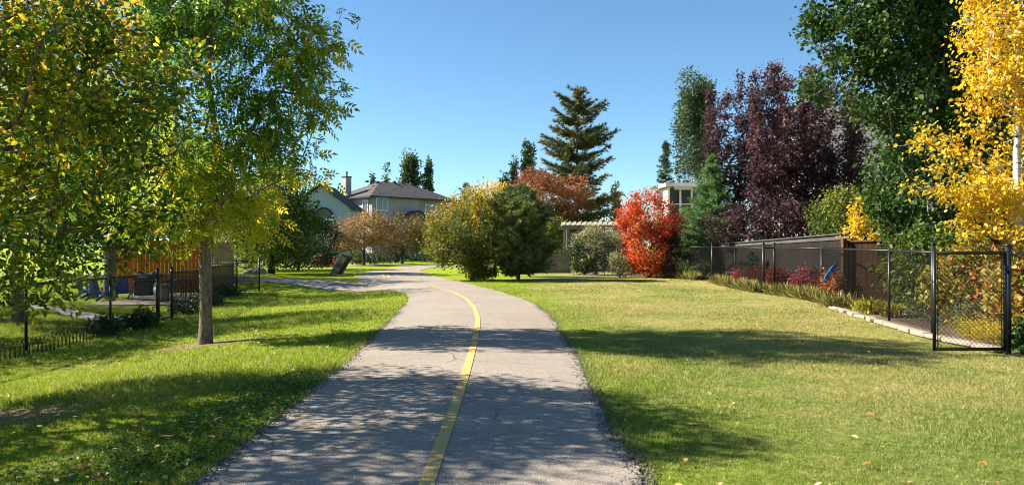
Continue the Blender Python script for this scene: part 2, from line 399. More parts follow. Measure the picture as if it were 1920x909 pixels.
DIRT = [(-5.5, 13.45, .9, .42, .35), (-5.6, 7.6, 1.4, .6, .1)]
for j, (a, b, c, d, e) in enumerate(DIRT): blob('bare_earth', a, b, c, d, e, M['dirt'], 20+j)
mb = MB(); pp = [(1.02, 10.9), (1.08, 13.6), (.98, 16.4), (-.12, 16.6), (-.30, 13.7), (-.34, 11.0)]
def path_z(x, y): a, b = float(pathL(y)), float(pathR(y)); return float(ground_z(x, y))+.02*math.sin(math.pi*min(1, max(0, (x-a)/(b-a))))
V = []; ny_ = 24
for i in range(ny_+1):
    y = 10.9+5.6*i/ny_; xa, xb = float(pathR(y))-.12-.05*math.sin(y*2.3), float(np.interp(y, [10.9, 16.5], [.12, -.22]))+.02*math.sin(y*5)
    for j in range(7): x = xb+(xa-xb)*j/6; V.append((x, y, path_z(x, y)+.003))
i = np.arange(ny_*6); q = (i//6)*7+i % 6
k = N('patch_asphalt'); p = k.pos(); n1 = k.noise(p, 150, 3, .8); c = k.ramp(n1, [(.3, (.09, .075, .062)), (.5, (.25, .205, .165)), (.72, (.46, .38, .30))]); k.col(k.mix(.4, c, k.ramp(k.noise(p, 3, 4), [(.35, .75), (.6, 1.0)]), 'MULTIPLY')); k.rough(.85); k.bump(n1, .5, .01)
tag(mesh_np('path_patch', np.array(V), np.stack([q, q+1, q+8, q+7], 1), k.m, smooth_=True), kind='structure')
# light concrete walk in the left yard
mb = MB(); walk_t = [G(40, 566, -.31), G(150, 583, -.31), G(262, 601, -.31)]; walk_b = [G(40, 573, -.31), G(140, 594, -.31), G(245, 612, -.31)]
mb.add([(x, y, float(ground_z(x, y))+.004) for x, y in walk_t]+[(x, y, float(ground_z(x, y))+.004) for x, y in walk_b], [(3, 4, 1, 0), (4, 5, 2, 1)])
tag(mb.build('yard_walk', M['conc']), kind='structure')
mb = MB(); mb.add([(-13.4, 23.2, -.29), (-10.9, 23.6, -.29), (-10.9, 28.6, -.27), (-13.4, 28.6, -.27), (-13.4, 23.2, -.36), (-10.9, 23.6, -.36), (-10.9, 28.6, -.36), (-13.4, 28.6, -.36)], [(0, 1, 2, 3), (4, 5, 1, 0), (5, 6, 2, 1), (7, 4, 0, 3)])
tag(mb.build('patio', make_concrete('shaded_concrete', (.20, .17, .14))), kind='structure')  # concrete with a darker colour standing for the shade on the patio

# ---------------------------------------------------------------- growing plants
def unit(v): return v/np.maximum(np.linalg.norm(v, axis=-1, keepdims=True), 1e-9)
def snoise(p, seed, f):
    r = np.random.default_rng(seed); o = 0
    for k in range(5):
        d = unit(r.normal(size=3))*f*(1+.45*k); o = o+np.sin(p@d+r.random()*6.28)/(1+.25*k)
    return o/2.6
def crown_pts(rng, ells, n, shell=.45, gap=.0, gf=1.2, seed=0):
    w = np.array([(e[3] if len(e) > 3 else 1)*(e[1][0]*e[1][1]*e[1][2])**.8 for e in ells]); w /= w.sum(); out = []
    while sum(map(len, out)) < n:
        k = rng.choice(len(ells), n, p=w); c = np.array([ells[i][0] for i in range(len(ells))], float)[k]; r = np.array([ells[i][1] for i in range(len(ells))], float)[k]
        d = unit(rng.normal(size=(n, 3))); rad = rng.random(n)**(1/3*(1-shell)+.02)
        p = c+d*r*rad[:, None]*(1+.22*snoise(d*2.2+c, seed+3, 1.6))[:, None]
        if gap: p = p[snoise(p, seed+9, gf) > -1+gap*1.2]
        out.append(p)
    return np.concatenate(out)[:n]
def skeleton(rng, trunk, targets, alpha=.35, step=.45, wig=.06, down=.8, attach_from=1):
    P = [np.array(t, float) for t in trunk]; par = [-1]+list(range(len(P)-1)); pl = [0.0]
    for i in range(1, len(P)): pl.append(pl[-1]+np.linalg.norm(P[i]-P[i-1]))
    cap = len(targets)*8+len(P)+10; A = np.zeros((cap, 3)); A[:len(P)] = P; L = np.zeros(cap); L[:len(P)] = pl; n = len(P)
    par = par+[0]*(cap-n); ctr = np.array(trunk[-1]); base = A[min(attach_from, n-1)]
    order = np.argsort(np.linalg.norm(targets-base, axis=1)+rng.normal(size=len(targets))*.15)
    for t in targets[order]:
        d = t-A[:n]; dist = np.linalg.norm(d, axis=1); cost = dist+alpha*L[:n]+down*np.maximum(0, -d[:, 2])
        cost[:attach_from] += 50
        q = int(np.argmin(cost)); m = min(6, max(1, int(dist[q]/step))); a = A[q].copy(); bow = np.array([0, 0, .08*dist[q]])
        prev = q
        for s in range(1, m+1):
            f = s/m; p = a+(t-a)*f+bow*math.sin(math.pi*f)+rng.normal(size=3)*wig*dist[q]/m*(s < m)
            if n >= cap: break
            A[n] = p; L[n] = L[prev]+np.linalg.norm(p-A[prev]); par[n] = prev; prev = n; n += 1
    return A[:n], np.array(par[:n]), L[:n]
def radii(A, par, r0, rt, e=2.3, ntrunk=0):
    n = len(A); w = np.zeros(n); kids = np.zeros(n, int)
    for i in range(n-1, 0, -1):
        if kids[i] == 0: w[i] += 1
        w[par[i]] += w[i]; kids[par[i]] += 1
    w = np.maximum(w, 1); r = rt*w**(1/e); s = (r0/rt)/(w[0]**(1/e)); ex = math.log(r0/rt)/max(1e-6, math.log(w[0]+1e-6)) if w[0] > 1 else 1/e
    return rt*w**ex, w, kids
def tubes(A, par, r, flare=0, rmin=0.0):
    n = len(A); kids = [[] for _ in range(n)]
    for i in range(1, n): kids[par[i]].append(i)
    chains = []; stack = [(0, None)]
    while stack:
        i, frm = stack.pop(); ch = [i] if frm is None else [frm, i]
        while kids[ch[-1]]:
            ks = sorted(kids[ch[-1]], key=lambda q: -r[q]); 
            for q in ks[1:]: stack.append((q, ch[-1]))
            ch.append(ks[0])
        chains.append(ch)
    V = []; Fc = []; b = 0
    for ch in chains:
        if len(ch) < 2: continue
        rr = r[ch].copy(); 
        if ch[0] != 0: rr[0] = min(r[ch[0]], rr[1]*1.15)
        if rr.max() < rmin: continue
        k = 12 if rr[0] > .07 else (7 if rr[0] > .025 else (4 if rr[0] > .009 else 3))
        P = A[ch]; T = unit(np.gradient(P, axis=0)); up = np.array([1.0, 0, 0]) if abs(T[0][2]) > .8 else np.array([0, 0, 1.0]); u = np.cross(T[0], up); u /= np.linalg.norm(u)
        ang = np.arange(k)*2*math.pi/k
        for i in range(len(ch)):
            u = u-T[i]*u.dot(T[i]); u /= max(1e-9, np.linalg.norm(u)); v = np.cross(T[i], u)
            ri = rr[i]*(1+(.04*np.sin(ang*3+i*1.7)+.03*np.sin(ang*5+i) if k > 7 else 0))
            V.append(P[i]+np.outer(np.cos(ang)*ri, u)+np.outer(np.sin(ang)*ri, v))
        for i in range(len(ch)-1):
            a0 = b+i*k+np.arange(k); a1 = b+i*k+(np.arange(k)+1) % k; Fc.append(np.stack([a0, a1, a1+k, a0+k], 1))
        b += k*len(ch)
    return np.concatenate(V), np.concatenate(Fc)
def T_(v, f): return np.array(v, float), np.array(f)
LEAF = {
    'oval': T_([(0, 0, 0), (.3, .24, .05), (.68, .22, .05), (1, 0, -.08), (.68, -.22, .05), (.3, -.24, .05)], [(0, 1, 2, 3), (0, 3, 4, 5)]),
    'diamond': T_([(0, 0, 0), (.45, .3, .08), (1, 0, 0), (.45, -.3, .08)], [(0, 1, 2), (0, 2, 3)]),
    'heart': T_([(0, 0, 0), (.15, .36, .05), (.55, .33, .05), (1, 0, -.06), (.55, -.33, .05), (.15, -.36, .05)], [(0, 1, 2, 3), (0, 3, 4, 5)]),
    'lance': T_([(0, 0, 0), (.45, .13, .03), (1, 0, -.05), (.45, -.13, .03)], [(0, 1, 2), (0, 2, 3)]),
    'strap': T_([(0, -.03, 0), (0, .03, 0), (.5, .04, .16), (.5, -.04, .16), (1, 0, -.05), (1, 0.005, -.05)], [(0, 1, 2, 3), (3, 2, 5, 4)]),
}
def ash():
    V = []; Fs = []; n = 0
    def leaflet(o, ang, L):
        nonlocal n
        ca, sa = math.cos(ang), math.sin(ang)
        for a, b, c in ((0, 0, 0), (.42, .22, .04), (1, 0, -.22), (.42, -.22, .04)):
            V.append((o[0]+L*(a*ca-b*sa), o[1]+L*(a*sa+b*ca), o[2]+L*c))
        Fs.extend([(n, n+1, n+2), (n, n+2, n+3)]); n += 4
    for i, t in enumerate((.3, .55, .78)):
        z = -.12*t*t
        for s in (1, -1): leaflet((t, 0, z), s*1.0, .42)
    leaflet((.95, 0, -.12), 0, .45)
    V.extend([(0, -.008, 0), (0, .008, 0), (.95, 0, -.12)]); Fs.append((n, n+1, n+2))
    return T_(V, Fs)
LEAF['ash'] = ash()
def fan(m, spread, w, up=0.0, seed=0):
    r = np.random.default_rng(seed); V = []; Fs = []
    for i in range(m):
        a = spread*(2*i/(m-1)-1) if m > 1 else 0; e = r.normal()*spread*.45+up; d = np.array([math.cos(a)*math.cos(e), math.sin(a)*math.cos(e), math.sin(e)]); s = unit(np.cross(d, r.normal(size=3)))*w
        o = np.array([.25*r.random(), 0, 0]); V += [o-s, o+s, o+d*(.75+.25*r.random())]; Fs.append((3*i, 3*i+1, 3*i+2))
    return T_(V, Fs)
LEAF['needles'] = fan(9, 1.0, .075, .15, 3); LEAF['tuft'] = fan(11, .7, .075, 0, 8); LEAF['clover'] = fan(1, 0, .1); LEAF['stalk'] = T_([(0, 0, 0), (.5, .022, .05), (1, 0, -.06), (.5, -.022, .05)], [(0, 1, 2), (0, 2, 3)])
def scatter(name, tmpl, pos, d, nh, size, m, parent=None, tint=None):
    Vt, Ft = LEAF[tmpl]; N_ = len(pos); d = unit(d); y = unit(np.cross(nh, d)); z = np.cross(d, y)
    if np.isscalar(size): size = np.full(N_, size)
    s = np.asarray(size)[:, None, None]
    V = pos[:, None, :]+s*(Vt[None, :, 0:1]*d[:, None, :]+Vt[None, :, 1:2]*y[:, None, :]+Vt[None, :, 2:3]*z[:, None, :])
    k = len(Vt); Fa = (Ft[None]+(np.arange(N_)*k)[:, None, None]).reshape(-1, Ft.shape[1])
    return mesh_np(name, V.reshape(-1, 3), Fa, m, parent, tint=np.repeat(tint, len(Ft)) if tint is not None else None)

def plant(name, label, cat, base, ells, twigs, leaves, leaf, lsize, lm, bm, r0, trunk=None, fork=None, group=None, alpha=.3, shell=.45, gap=.35, gf=1.2,
          droop=.25, seed=1, step=.45, spread=None, rt=.006, crown='crown', stem='trunk', tintf=None, tamp=.28, tf=1.0, up=.5, down=.8, stems=1, rmin=0.0, extra=None, fl=None, tbias=.5, wig=.06):
    """one tree or shrub: bark skeleton grown through the crown's volume, leaves round its outer twigs"""
    rng = np.random.default_rng(seed); bx, by, bz = base
    root = thing(name, label, cat, (bx, by, bz), 0, group)
    E = [((e[0][0]+bx, e[0][1]+by, e[0][2]+bz), e[1])+tuple(e[2:]) for e in ells]
    E = [(e[0], e[1], None, e[2] if len(e) > 2 else 1) for e in E]
    pts = crown_pts(rng, E, twigs, shell, gap, gf, seed)
    pts = pts[pts[:, 2] > bz+.05]
    if extra is not None: pts = np.concatenate([pts, np.array(extra)+np.array([bx, by, bz])])
    if trunk is None:
        h = min(e[0][2]-e[1][2] for e in E)-bz+.1; top = max(e[0][2]+e[1][2]*.4 for e in E)-bz; nn = 10
        trunk = [(rng.normal()*.03*t*top, rng.normal()*.03*t*top, t*top) for t in np.linspace(0, .85, nn)]; fork = max(1, int(nn*max(.08, h/top*.85))) if fork is None else fork
    T = [(bx+p[0], by+p[1], bz+p[2]) for p in trunk]; T[0] = (T[0][0], T[0][1], bz-.08)
    if fork is None: fork = 2
    A, par, L = skeleton(rng, T, pts, alpha, step, wig, down, fork)
    r, w, kids = radii(A, par, r0, rt)
    r[0] *= 1.25
    Vt, Ft = tubes(A, par, r, rmin=rmin)
    mesh_np(stem, Vt, Ft, bm, root, smooth_=True)
    # leaves round twigs
    cand = np.where((w <= 3) & (np.arange(len(A)) >= len(T)))[0]
    if len(cand) == 0: cand = np.arange(len(A))
    k = rng.choice(cand, leaves); f = rng.random(leaves)[:, None]
    onb = A[k]*(1-f)+A[par[k]]*f
    sp = spread if spread else .55*(np.prod(E[0][1])/max(1, twigs))**(1/3)*2+.05
    off = rng.normal(size=(leaves, 3))*sp*np.array([1, 1, .8]); p = onb+off
    p = p[p[:, 2] > bz+.02]; n = len(p); off = off[:n]
    d = unit(unit(off)+.5*rng.normal(size=(n, 3))+np.array([0, 0, -droop])); nh = rng.normal(size=(n, 3))+np.array([0, 0, up])
    sz = lsize*(.45+.85*rng.random(n))
    c = np.array([bx, by, bz])
    ti = tbias+tamp*snoise(p-c, seed+77, tf)+.16*rng.normal(size=n)
    if tintf is not None: ti = ti+tintf(p-c)
    scatter(crown, leaf, p, d, nh, sz, lm, root, np.clip(ti, 0, 1))
    return root, A, w, par
def conifer(name, label, cat, base, H, prof, lm, bm, nb=90, seed=1, group=None, leaf='needles', lsize=.14, droop=.15, rise=.1, z0=.05, dens=9, r0=.12, jit=.2, sub=.42, arms=(), up=.3, lean=0.0, whorl=0):
    rng = np.random.default_rng(seed); bx, by, bz = base; root = thing(name, label, cat, base, 0, group)
    mb = MB(); mb.tube([(bx+lean*t*H*.02*math.sin(3*t), by, bz-.08+t*H) for t in np.linspace(0, .985, 12)], r0, 9, .012)
    P = []; D = []; br = [(z0+(1-z0)*((i+rng.random())/nb)**.92*.985, rng.random()*6.28, None) for i in range(nb)]+list(arms)
    if whorl: br = [(min(.985, (round(t*whorl)+rng.normal()*.12)/whorl), a_, l_) if l_ is None and t < .88 else (t, a_, l_) for t, a_, l_ in br]
    for t, az, ln in br:
        Lb = prof(t)*(1+jit*rng.normal()) if ln is None else ln
        if Lb < .06: Lb = .06
        o = np.array([bx, by, bz+t*H]); dh = np.array([math.cos(az), math.sin(az), 0]); ns = max(2, int(Lb/.22)); pts = []
        for s in np.linspace(0, 1, ns+1): pts.append(o+dh*Lb*s+np.array([0, 0, Lb*(-droop*s*(1-t)+rise*s*s+ .22*t*s)]))
        mb.tube(pts, .006+.016*Lb, 4, .004)
        side = np.array([-dh[1], dh[0], 0])
        for s in np.linspace(.12, 1, max(3, int(Lb*dens))):
            q = o+dh*Lb*s+np.array([0, 0, Lb*(-droop*s*(1-t)+rise*s*s+.22*t*s)])
            for sg in (-1, 1):
                tl = Lb*sub*(1-s*.75)*(.6+.5*rng.random())+.05; td = unit(dh*.75+side*sg*.8+np.array([0, 0, rng.normal()*.15]))
                for u in np.arange(0, tl, .1*lsize/.14): P.append(q+td*u+rng.normal(size=3)*.02+np.array([0, 0, -.12*u])); D.append(td+np.array([0, 0, up*.3]))
            P.append(q); D.append(dh+np.array([0, 0, up]))
    for u in np.arange(0, .12*H, .06): P.append(np.array([bx, by, bz+H-u])); D.append(unit(rng.normal(size=3)+np.array([0, 0, 1.5])))
    P = np.array(P); D = np.array(D)+rng.normal(size=(len(P), 3))*.25; k = P[:, 2] > bz+.03; P, D = P[k], D[k]
    mb.build('trunk', bm, root, True)
    ti = np.clip(.5+.25*snoise(P-np.array(base), seed, .9)+.15*rng.normal(size=len(P)), 0, 1)
    scatter('crown', leaf, P, D, rng.normal(size=P.shape)*.35+np.array([0, 0, 1.0]), lsize*(.75+.5*rng.random(len(P))), lm, root, ti)
    return root
#==SPLIT==
LM = dict(
    near=leafmat('elm_leaf', [(0, (.035, .08, .010)), (.35, (.10, .19, .018)), (.52, (.28, .32, .022)), (.72, (.68, .46, .03)), (1, (.66, .26, .035))], .6),
    ash=leafmat('ash_leaf', [(0, (.04, .10, .014)), (.42, (.12, .24, .025)), (.66, (.32, .40, .035)), (.85, (.58, .50, .04)), (1, (.70, .52, .05))], .62),
    seed=leafmat('dark_seeds', [(0, (.02, .013, .008)), (1, (.05, .03, .02))], .1),
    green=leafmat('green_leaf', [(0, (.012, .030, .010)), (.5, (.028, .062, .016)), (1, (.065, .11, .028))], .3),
    yard=leafmat('yard_leaf', [(0, (.025, .055, .010)), (.5, (.085, .15, .02)), (.8, (.22, .26, .03)), (1, (.4, .33, .04))], .45),
    poplar=leafmat('poplar_leaf', [(0, (.020, .048, .010)), (.5, (.052, .105, .020)), (.85, (.11, .18, .035)), (1, (.24, .29, .05))], .35, .5, .2),
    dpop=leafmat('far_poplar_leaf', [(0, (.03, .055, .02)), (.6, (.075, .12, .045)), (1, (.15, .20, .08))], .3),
    crab=leafmat('crabapple_leaf', [(0, (.065, .065, .022)), (.4, (.19, .13, .045)), (.7, (.36, .21, .065)), (1, (.50, .31, .11))], .4),
    mixed=leafmat('mixed_leaf', [(0, (.050, .075, .014)), (.35, (.14, .17, .022)), (.65, (.40, .30, .03)), (.85, (.58, .36, .03)), (1, (.50, .18, .035))], .45),
    yellow=leafmat('yellow_leaf', [(0, (.30, .26, .025)), (.4, (.62, .42, .02)), (1, (.80, .50, .03))], .45),
    birch=leafmat('birch_leaf', [(0, (.16, .22, .03)), (.25, (.42, .36, .03)), (.45, (.66, .44, .02)), (.8, (.76, .52, .03)), (1, (.58, .30, .03))], .5),
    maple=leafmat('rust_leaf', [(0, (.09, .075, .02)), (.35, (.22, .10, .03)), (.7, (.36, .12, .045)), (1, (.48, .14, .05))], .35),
    red=leafmat('red_leaf', [(0, (.10, .03, .02)), (.22, (.50, .26, .035)), (.45, (.62, .13, .03)), (.7, (.56, .045, .035)), (1, (.58, .05, .075))], .45),
    purple=leafmat('purple_leaf', [(0, (.018, .010, .014)), (.5, (.055, .030, .036)), (.85, (.12, .058, .062)), (1, (.21, .085, .09))], .35, .5, .25),
    spruce=leafmat('spruce_needle', [(0, (.06, .09, .035)), (.5, (.15, .20, .07)), (1, (.30, .34, .11))], .15),
    pine=leafmat('pine_needle', [(0, (.045, .065, .028)), (.5, (.12, .14, .045)), (.8, (.25, .21, .06)), (1, (.34, .23, .07))], .15),
    spruce2=leafmat('bright_spruce_needle', [(0, (.05, .11, .04)), (.5, (.13, .26, .08)), (1, (.28, .42, .12))], .2),
    bspruce=leafmat('blue_spruce_needle', [(0, (.06, .10, .08)), (1, (.18, .26, .22))], .1),
    dogwood=leafmat('variegated_leaf', [(0, (.12, .16, .05)), (.5, (.38, .37, .19)), (1, (.62, .57, .36))], .35),
    barberry=leafmat('barberry_leaf', [(0, (.09, .025, .022)), (.6, (.24, .045, .045)), (1, (.36, .14, .05))], .4),
    sedum=leafmat('gold_perennial', [(0, (.22, .24, .03)), (.5, (.56, .42, .03)), (1, (.68, .42, .03))], .4),
    hosta=leafmat('hosta_leaf', [(0, (.14, .22, .04)), (.5, (.48, .46, .05)), (1, (.70, .55, .08))], .45),
    grey=leafmat('sage_leaf', [(0, (.06, .085, .04)), (.5, (.14, .18, .085)), (1, (.28, .30, .16))], .35),
    vib=leafmat('viburnum_leaf', [(0, (.05, .09, .015)), (.3, (.19, .23, .04)), (.52, (.44, .32, .05)), (.8, (.42, .10, .05)), (1, (.34, .06, .05))], .45),
    dry=leafmat('dry_grass', [(0, (.10, .14, .03)), (.5, (.26, .26, .07)), (1, (.46, .34, .12))], .4),
    litter=leafmat('fallen_leaf', [(0, (.26, .11, .03)), (.4, (.50, .25, .07)), (.7, (.60, .42, .12)), (1, (.66, .56, .40))], .3),
    clover=leafmat('clover_leaf', [(0, (.03, .08, .014)), (.6, (.07, .16, .025)), (1, (.16, .28, .05))], .4),
    pink=leafmat('pink_flower', [(0, (.25, .05, .06)), (1, (.6, .2, .2))], .3),
)
gz = lambda x, y: float(ground_z(x, y))
# ---- big near trees at the left
_nx, _ny = -7.4, 7.7
plant('elm_tree', 'nearest tree at the left edge, dense low crown of green, yellow and orange leaves', 'tree', (_nx, _ny, gz(_nx, _ny)),
      [((.2, 0, 3.7), (3.1, 2.9, 1.9)), ((1.9, .3, 3.0), (2.0, 1.9, 1.6)), ((1.0, .9, 2.1), (1.7, 1.3, .8), .8), ((3.0, 0, 3.6), (1.1, 1.2, 1.3), .7), ((.5, .5, 1.75), (.7, .7, .3), .5)],
      900, 44000, 'oval', .084, LM['near'], M['bark'], .17, trunk=[(0, 0, 0), (.03, 0, .6), (.0, .03, 1.2), (.08, .02, 1.8), (.1, .1, 2.5), (.12, .05, 3.2), (.2, 0, 4)], fork=3, alpha=.25, shell=.35, gap=.4, seed=11, spread=.135, tamp=.22, tf=1.3, tbias=.52,
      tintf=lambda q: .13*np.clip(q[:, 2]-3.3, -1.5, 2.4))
_ax, _ay = X(385, 13.5), 13.5
ash_ells = [((1.05, 0, 5.3), (1.45, 1.7, 1.5)), ((-.5, .2, 4.6), (1.5, 1.9, 2.0)), ((.95, .1, 2.9), (1.05, 1.3, .95), 1.3), ((-.2, -.2, 2.6), (1.1, 1.2, .8)), ((.3, 0, 6.9), (1.9, 1.9, 1.5)), ((2.25, .1, 3.75), (.7, .5, .2), 1.1), ((1.75, .1, 5.7), (.8, .9, .9)), ((-1.4, .2, 3.2), (.9, 1.1, 1.0)), ((.7, -.3, 1.95), (.7, .6, .3), 1)]
ar, aA, aw, ap = plant('ash_tree', 'ash tree with bare forked trunk on the left lawn, green and yellow leaflets, dark seeds', 'tree', (_ax, _ay, gz(_ax, _ay)),
      ash_ells, 500, 6300, 'ash', .26, LM['ash'], M['bark'], .108, trunk=[(0, 0, 0), (.01, 0, .5), (.0, .01, 1.0), (-.01, 0, 1.5), (.02, 0, 1.85), (.1, 0, 2.3), (.13, .02, 2.8), (.17, .02, 3.2), (.22, .05, 3.55), (.1, .1, 4.1), (.0, .1, 4.8), (.05, .05, 5.6)], fork=4,
      alpha=.22, shell=.3, gap=.72, gf=1.9, droop=.55, seed=26, spread=.14, tamp=.22, tf=1.0, tbias=.44, rt=.0055, wig=.05,
      tintf=lambda q: .24*np.clip(3.6-q[:, 2], -.4, 1.3)+.14*np.clip(q[:, 0]-.9, 0, 1.3)-.02)
rs = np.random.default_rng(4); tips = aA[(aw <= 1)]; tips = tips[(tips[:, 0] > _ax+.3)&(tips[:, 2] > 2.8)]; tips = tips[rs.choice(len(tips), 85, replace=len(tips) < 85)]
sp = np.repeat(tips, 14, 0)+rs.normal(size=(85*14, 3))*np.array([.06, .06, .09]); 
scatter('seed_clusters', 'lance', sp, rs.normal(size=sp.shape)+np.array([0, 0, -.6]), rs.normal(size=sp.shape), .06, LM['seed'], ar, rs.random(len(sp)))
# ---- trees in the left yard
for (px, D, r, hh, wd, sd_, lab) in ((34, 18.3, .15, 6.5, 2.6, 31, 'pale trunked yard tree behind the black fence at the far left, low leafy crown'),
                                 (206, 27, .19, 8.0, 3.4, 32, 'thick trunked yard tree beside the blue chairs, crown hidden in other foliage')):
    x = X(px, D); z = gz(x, D)
    plant('yard_tree', lab, 'tree', (x, D, z), [((0, 0, hh*.62), (wd, wd, hh*.36)), ((wd*.4, -.3, hh*.45), (wd*.7, wd*.7, hh*.2)), ((-wd*.5, 0, hh*.5), (wd*.6, wd*.7, hh*.2))], 320, 11000, 'diamond', .15, LM['yard'], M['bark'], r, seed=sd_, spread=.28, gap=.3, tamp=.2, tf=.7, group='trees in the left yard', shell=.5, tbias=.4)
x, D = -20.0, 21.5  # out of view, added so its shadow darkens the yard grass
plant('yard_tree', 'wide unseen tree outside the left edge, added to shade the left yard', 'tree', (x, D, gz(x, D)), [((0, 0, 4.6), (3.2, 3.2, 2.6))], 240, 8000, 'diamond', .18, LM['yard'], M['bark'], .17, seed=37, spread=.32, gap=.25, group='trees in the left yard', shell=.5, tbias=.4)
x, D = -13.6, 14.2
plant('yard_tree', 'low round yard tree just outside the left edge that shades the fence line', 'tree', (x, D, gz(x, D)), [((0, 0, 3.1), (2.2, 2.3, 1.7))], 240, 8000, 'diamond', .14, LM['yard'], M['bark'], .13, seed=36, spread=.25, gap=.3, group='trees in the left yard', shell=.5, tbias=.4)
for (x, D, hh, wd, sd_, lab) in ((-17.5, 34, 8.5, 3.6, 33, 'leafy green tree behind the cedar fence at the left'), (-23.5, 38, 11, 4.4, 34, 'broad dark tree far left behind the yards'), (-13.2, 41, 6.5, 2.3, 35, 'yellowish green tree behind the lattice screen')):
    plant('background_tree', lab, 'tree', (x, D, gz(x, D)), [((0, 0, hh*.56), (wd, wd, hh*.42)), ((wd*.5, -.4, hh*.35), (wd*.6, wd*.6, hh*.25))], 260, 10000, 'diamond', .22, LM['yard'], M['barkd'], .17, seed=sd_, spread=.35, gap=.2, tamp=.2, tf=.5, shell=.6, group='trees behind the left yards')
x, D = -13.6, 47.5
plant('dark_shrub', 'large rounded dark green shrub behind the boulder and tilted marker', 'shrub', (x, D, 0), [((0, 0, 1.9), (2.5, 2.0, 2.0)), ((-2.2, .3, 1.8), (1.7, 1.6, 1.7)), ((1.0, .2, 2.7), (1.3, 1.2, 1.1))], 300, 14000, 'diamond', .15, LM['green'], M['barkd'], .10, seed=41, spread=.24, gap=.15, shell=.7, stem='stems', crown='foliage', alpha=.15)
plant('yellow_green_shrub', 'yellow green shrub left of the large dark shrub, behind the fence corner', 'shrub', (-15.6, 45.0, 0), [((0, 0, 2.4), (1.6, 1.5, 2.3)), ((-1.4, 0, 2.0), (1.2, 1.2, 1.9))], 170, 7000, 'diamond', .15, LM['yard'], M['barkd'], .08, seed=42, spread=.24, shell=.6, stem='stems', crown='foliage', tbias=.65, alpha=.15)
# ---- crabapples at the end of the path
x, D = X(680, 57), 57.5
plant('crabapple_tree', 'orange brown crabapple right behind the tilted marker, trunk on the grass by the path', 'tree', (x, D, 0), [((0, 0, 2.6), (2.6, 2.2, 1.4)), ((-1.2, 0, 1.9), (1.5, 1.4, .9)), ((1.2, 0, 2.0), (1.6, 1.4, 1.2)), ((.3, 0, 3.4), (1.3, 1.3, .8))], 240, 9500, 'diamond', .14, LM['crab'], M['barkd'], .11, seed=51, spread=.2, gap=.45, tamp=.2, group='crabapple trees at the far end of the path')
x, D = X(752, 61), 61.5
plant('crabapple_tree', 'duller olive and brown crabapple where the path vanishes, right of the orange one', 'tree', (x, D, 0), [((0, 0, 2.8), (2.7, 2.2, 1.5)), ((1.6, 0, 2.1), (1.5, 1.5, 1.6)), ((-1.3, 0, 2.4), (1.4, 1.4, 1.2))], 240, 9500, 'diamond', .14, LM['crab'], M['barkd'], .12, seed=52, spread=.2, gap=.4, tbias=.3, tamp=.2, group='crabapple trees at the far end of the path')
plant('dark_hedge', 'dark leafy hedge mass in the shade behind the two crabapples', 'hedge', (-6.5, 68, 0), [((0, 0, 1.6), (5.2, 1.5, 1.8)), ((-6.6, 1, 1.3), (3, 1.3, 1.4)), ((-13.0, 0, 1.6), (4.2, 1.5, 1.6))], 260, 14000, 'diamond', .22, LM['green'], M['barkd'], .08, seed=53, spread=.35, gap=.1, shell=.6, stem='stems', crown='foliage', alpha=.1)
plant('flower_shrub', 'pink flowering shrub left of the tilted marker', 'shrub', (X(611, 53), 53, 0), [((0, 0, .55), (1.1, .7, .55))], 60, 2200, 'diamond', .12, LM['pink'], M['barkd'], .03, seed=54, spread=.12, stem='stems', crown='flowers')
for j, (px, D, s, mt, lab) in enumerate(((705, 60, .55, 'grey', 'low grey green shrub between the two crabapple trunks'), (730, 63, .8, 'green', 'small dark shrub under the right crabapple'), (668, 60, .7, 'yard', 'green shrub behind the marker under the orange crabapple'))):
    plant('low_shrub', lab, 'shrub', (X(px, D), D, 0), [((0, 0, s*.8), (s*1.5, s, s*.8))], 60, 1800, 'diamond', .13, LM[mt], M['barkd'], .03, seed=55+j, spread=.15, stem='stems', crown='foliage')
# ---- middle group
x, D = X(885, 33.5), 33.5
plant('mixed_shrub_tree', 'broad rounded shrub tree of yellow, green and orange leaves where the path bends', 'tree', (x, D, 0), [((-.3, 0, 2.3), (1.75, 1.6, 1.6)), ((.5, 0, 2.9), (1.4, 1.3, 1.35)), ((-.9, -.1, 1.5), (1.2, 1.2, .9)), ((.35, .1, .8), (.8, .8, .85), 1.5), ((.2, 0, .5), (.75, .75, .55), 2.5)], 400, 19000, 'diamond', .115, LM['mixed'], M['barkd'], .09, seed=61, spread=.17, gap=.3, shell=.5, tamp=.2, tbias=.40, alpha=.12, tintf=lambda q: .1*np.clip(q[:, 2]-2.2, -1.5, 2))
plant('yellow_tree', 'bright yellow tree top rising behind the mixed shrub and the pine', 'tree', (X(928, 37.5), 37.5, 0), [((0, 0, 3.4), (1.3, 1.1, 1.5)), ((.5, 0, 2.2), (1.1, 1.0, 1.2))], 180, 7500, 'diamond', .12, LM['yellow'], M['barkd'], .08, seed=62, spread=.18, gap=.2, shell=.5, tbias=.7)
plant('rust_tree', 'rusty red brown maple in front of the tall pine', 'tree', (X(1030, 48.5), 48.5, 0), [((0, 0, 4.7), (2.4, 1.9, 1.7)), ((-1.2, 0, 5.5), (1.2, 1.0, 1.0)), ((.6, 0, 3.0), (2.2, 1.8, 1.5)), ((-.9, -.6, 2.5), (1.6, 1.2, 1.3))], 380, 21000, 'diamond', .13, LM['maple'], M['barkd'], .12, seed=63, spread=.22, gap=.1, shell=.5, tbias=.4, tintf=lambda q: .17*np.clip(q[:, 2]-3.1, -2, 2))
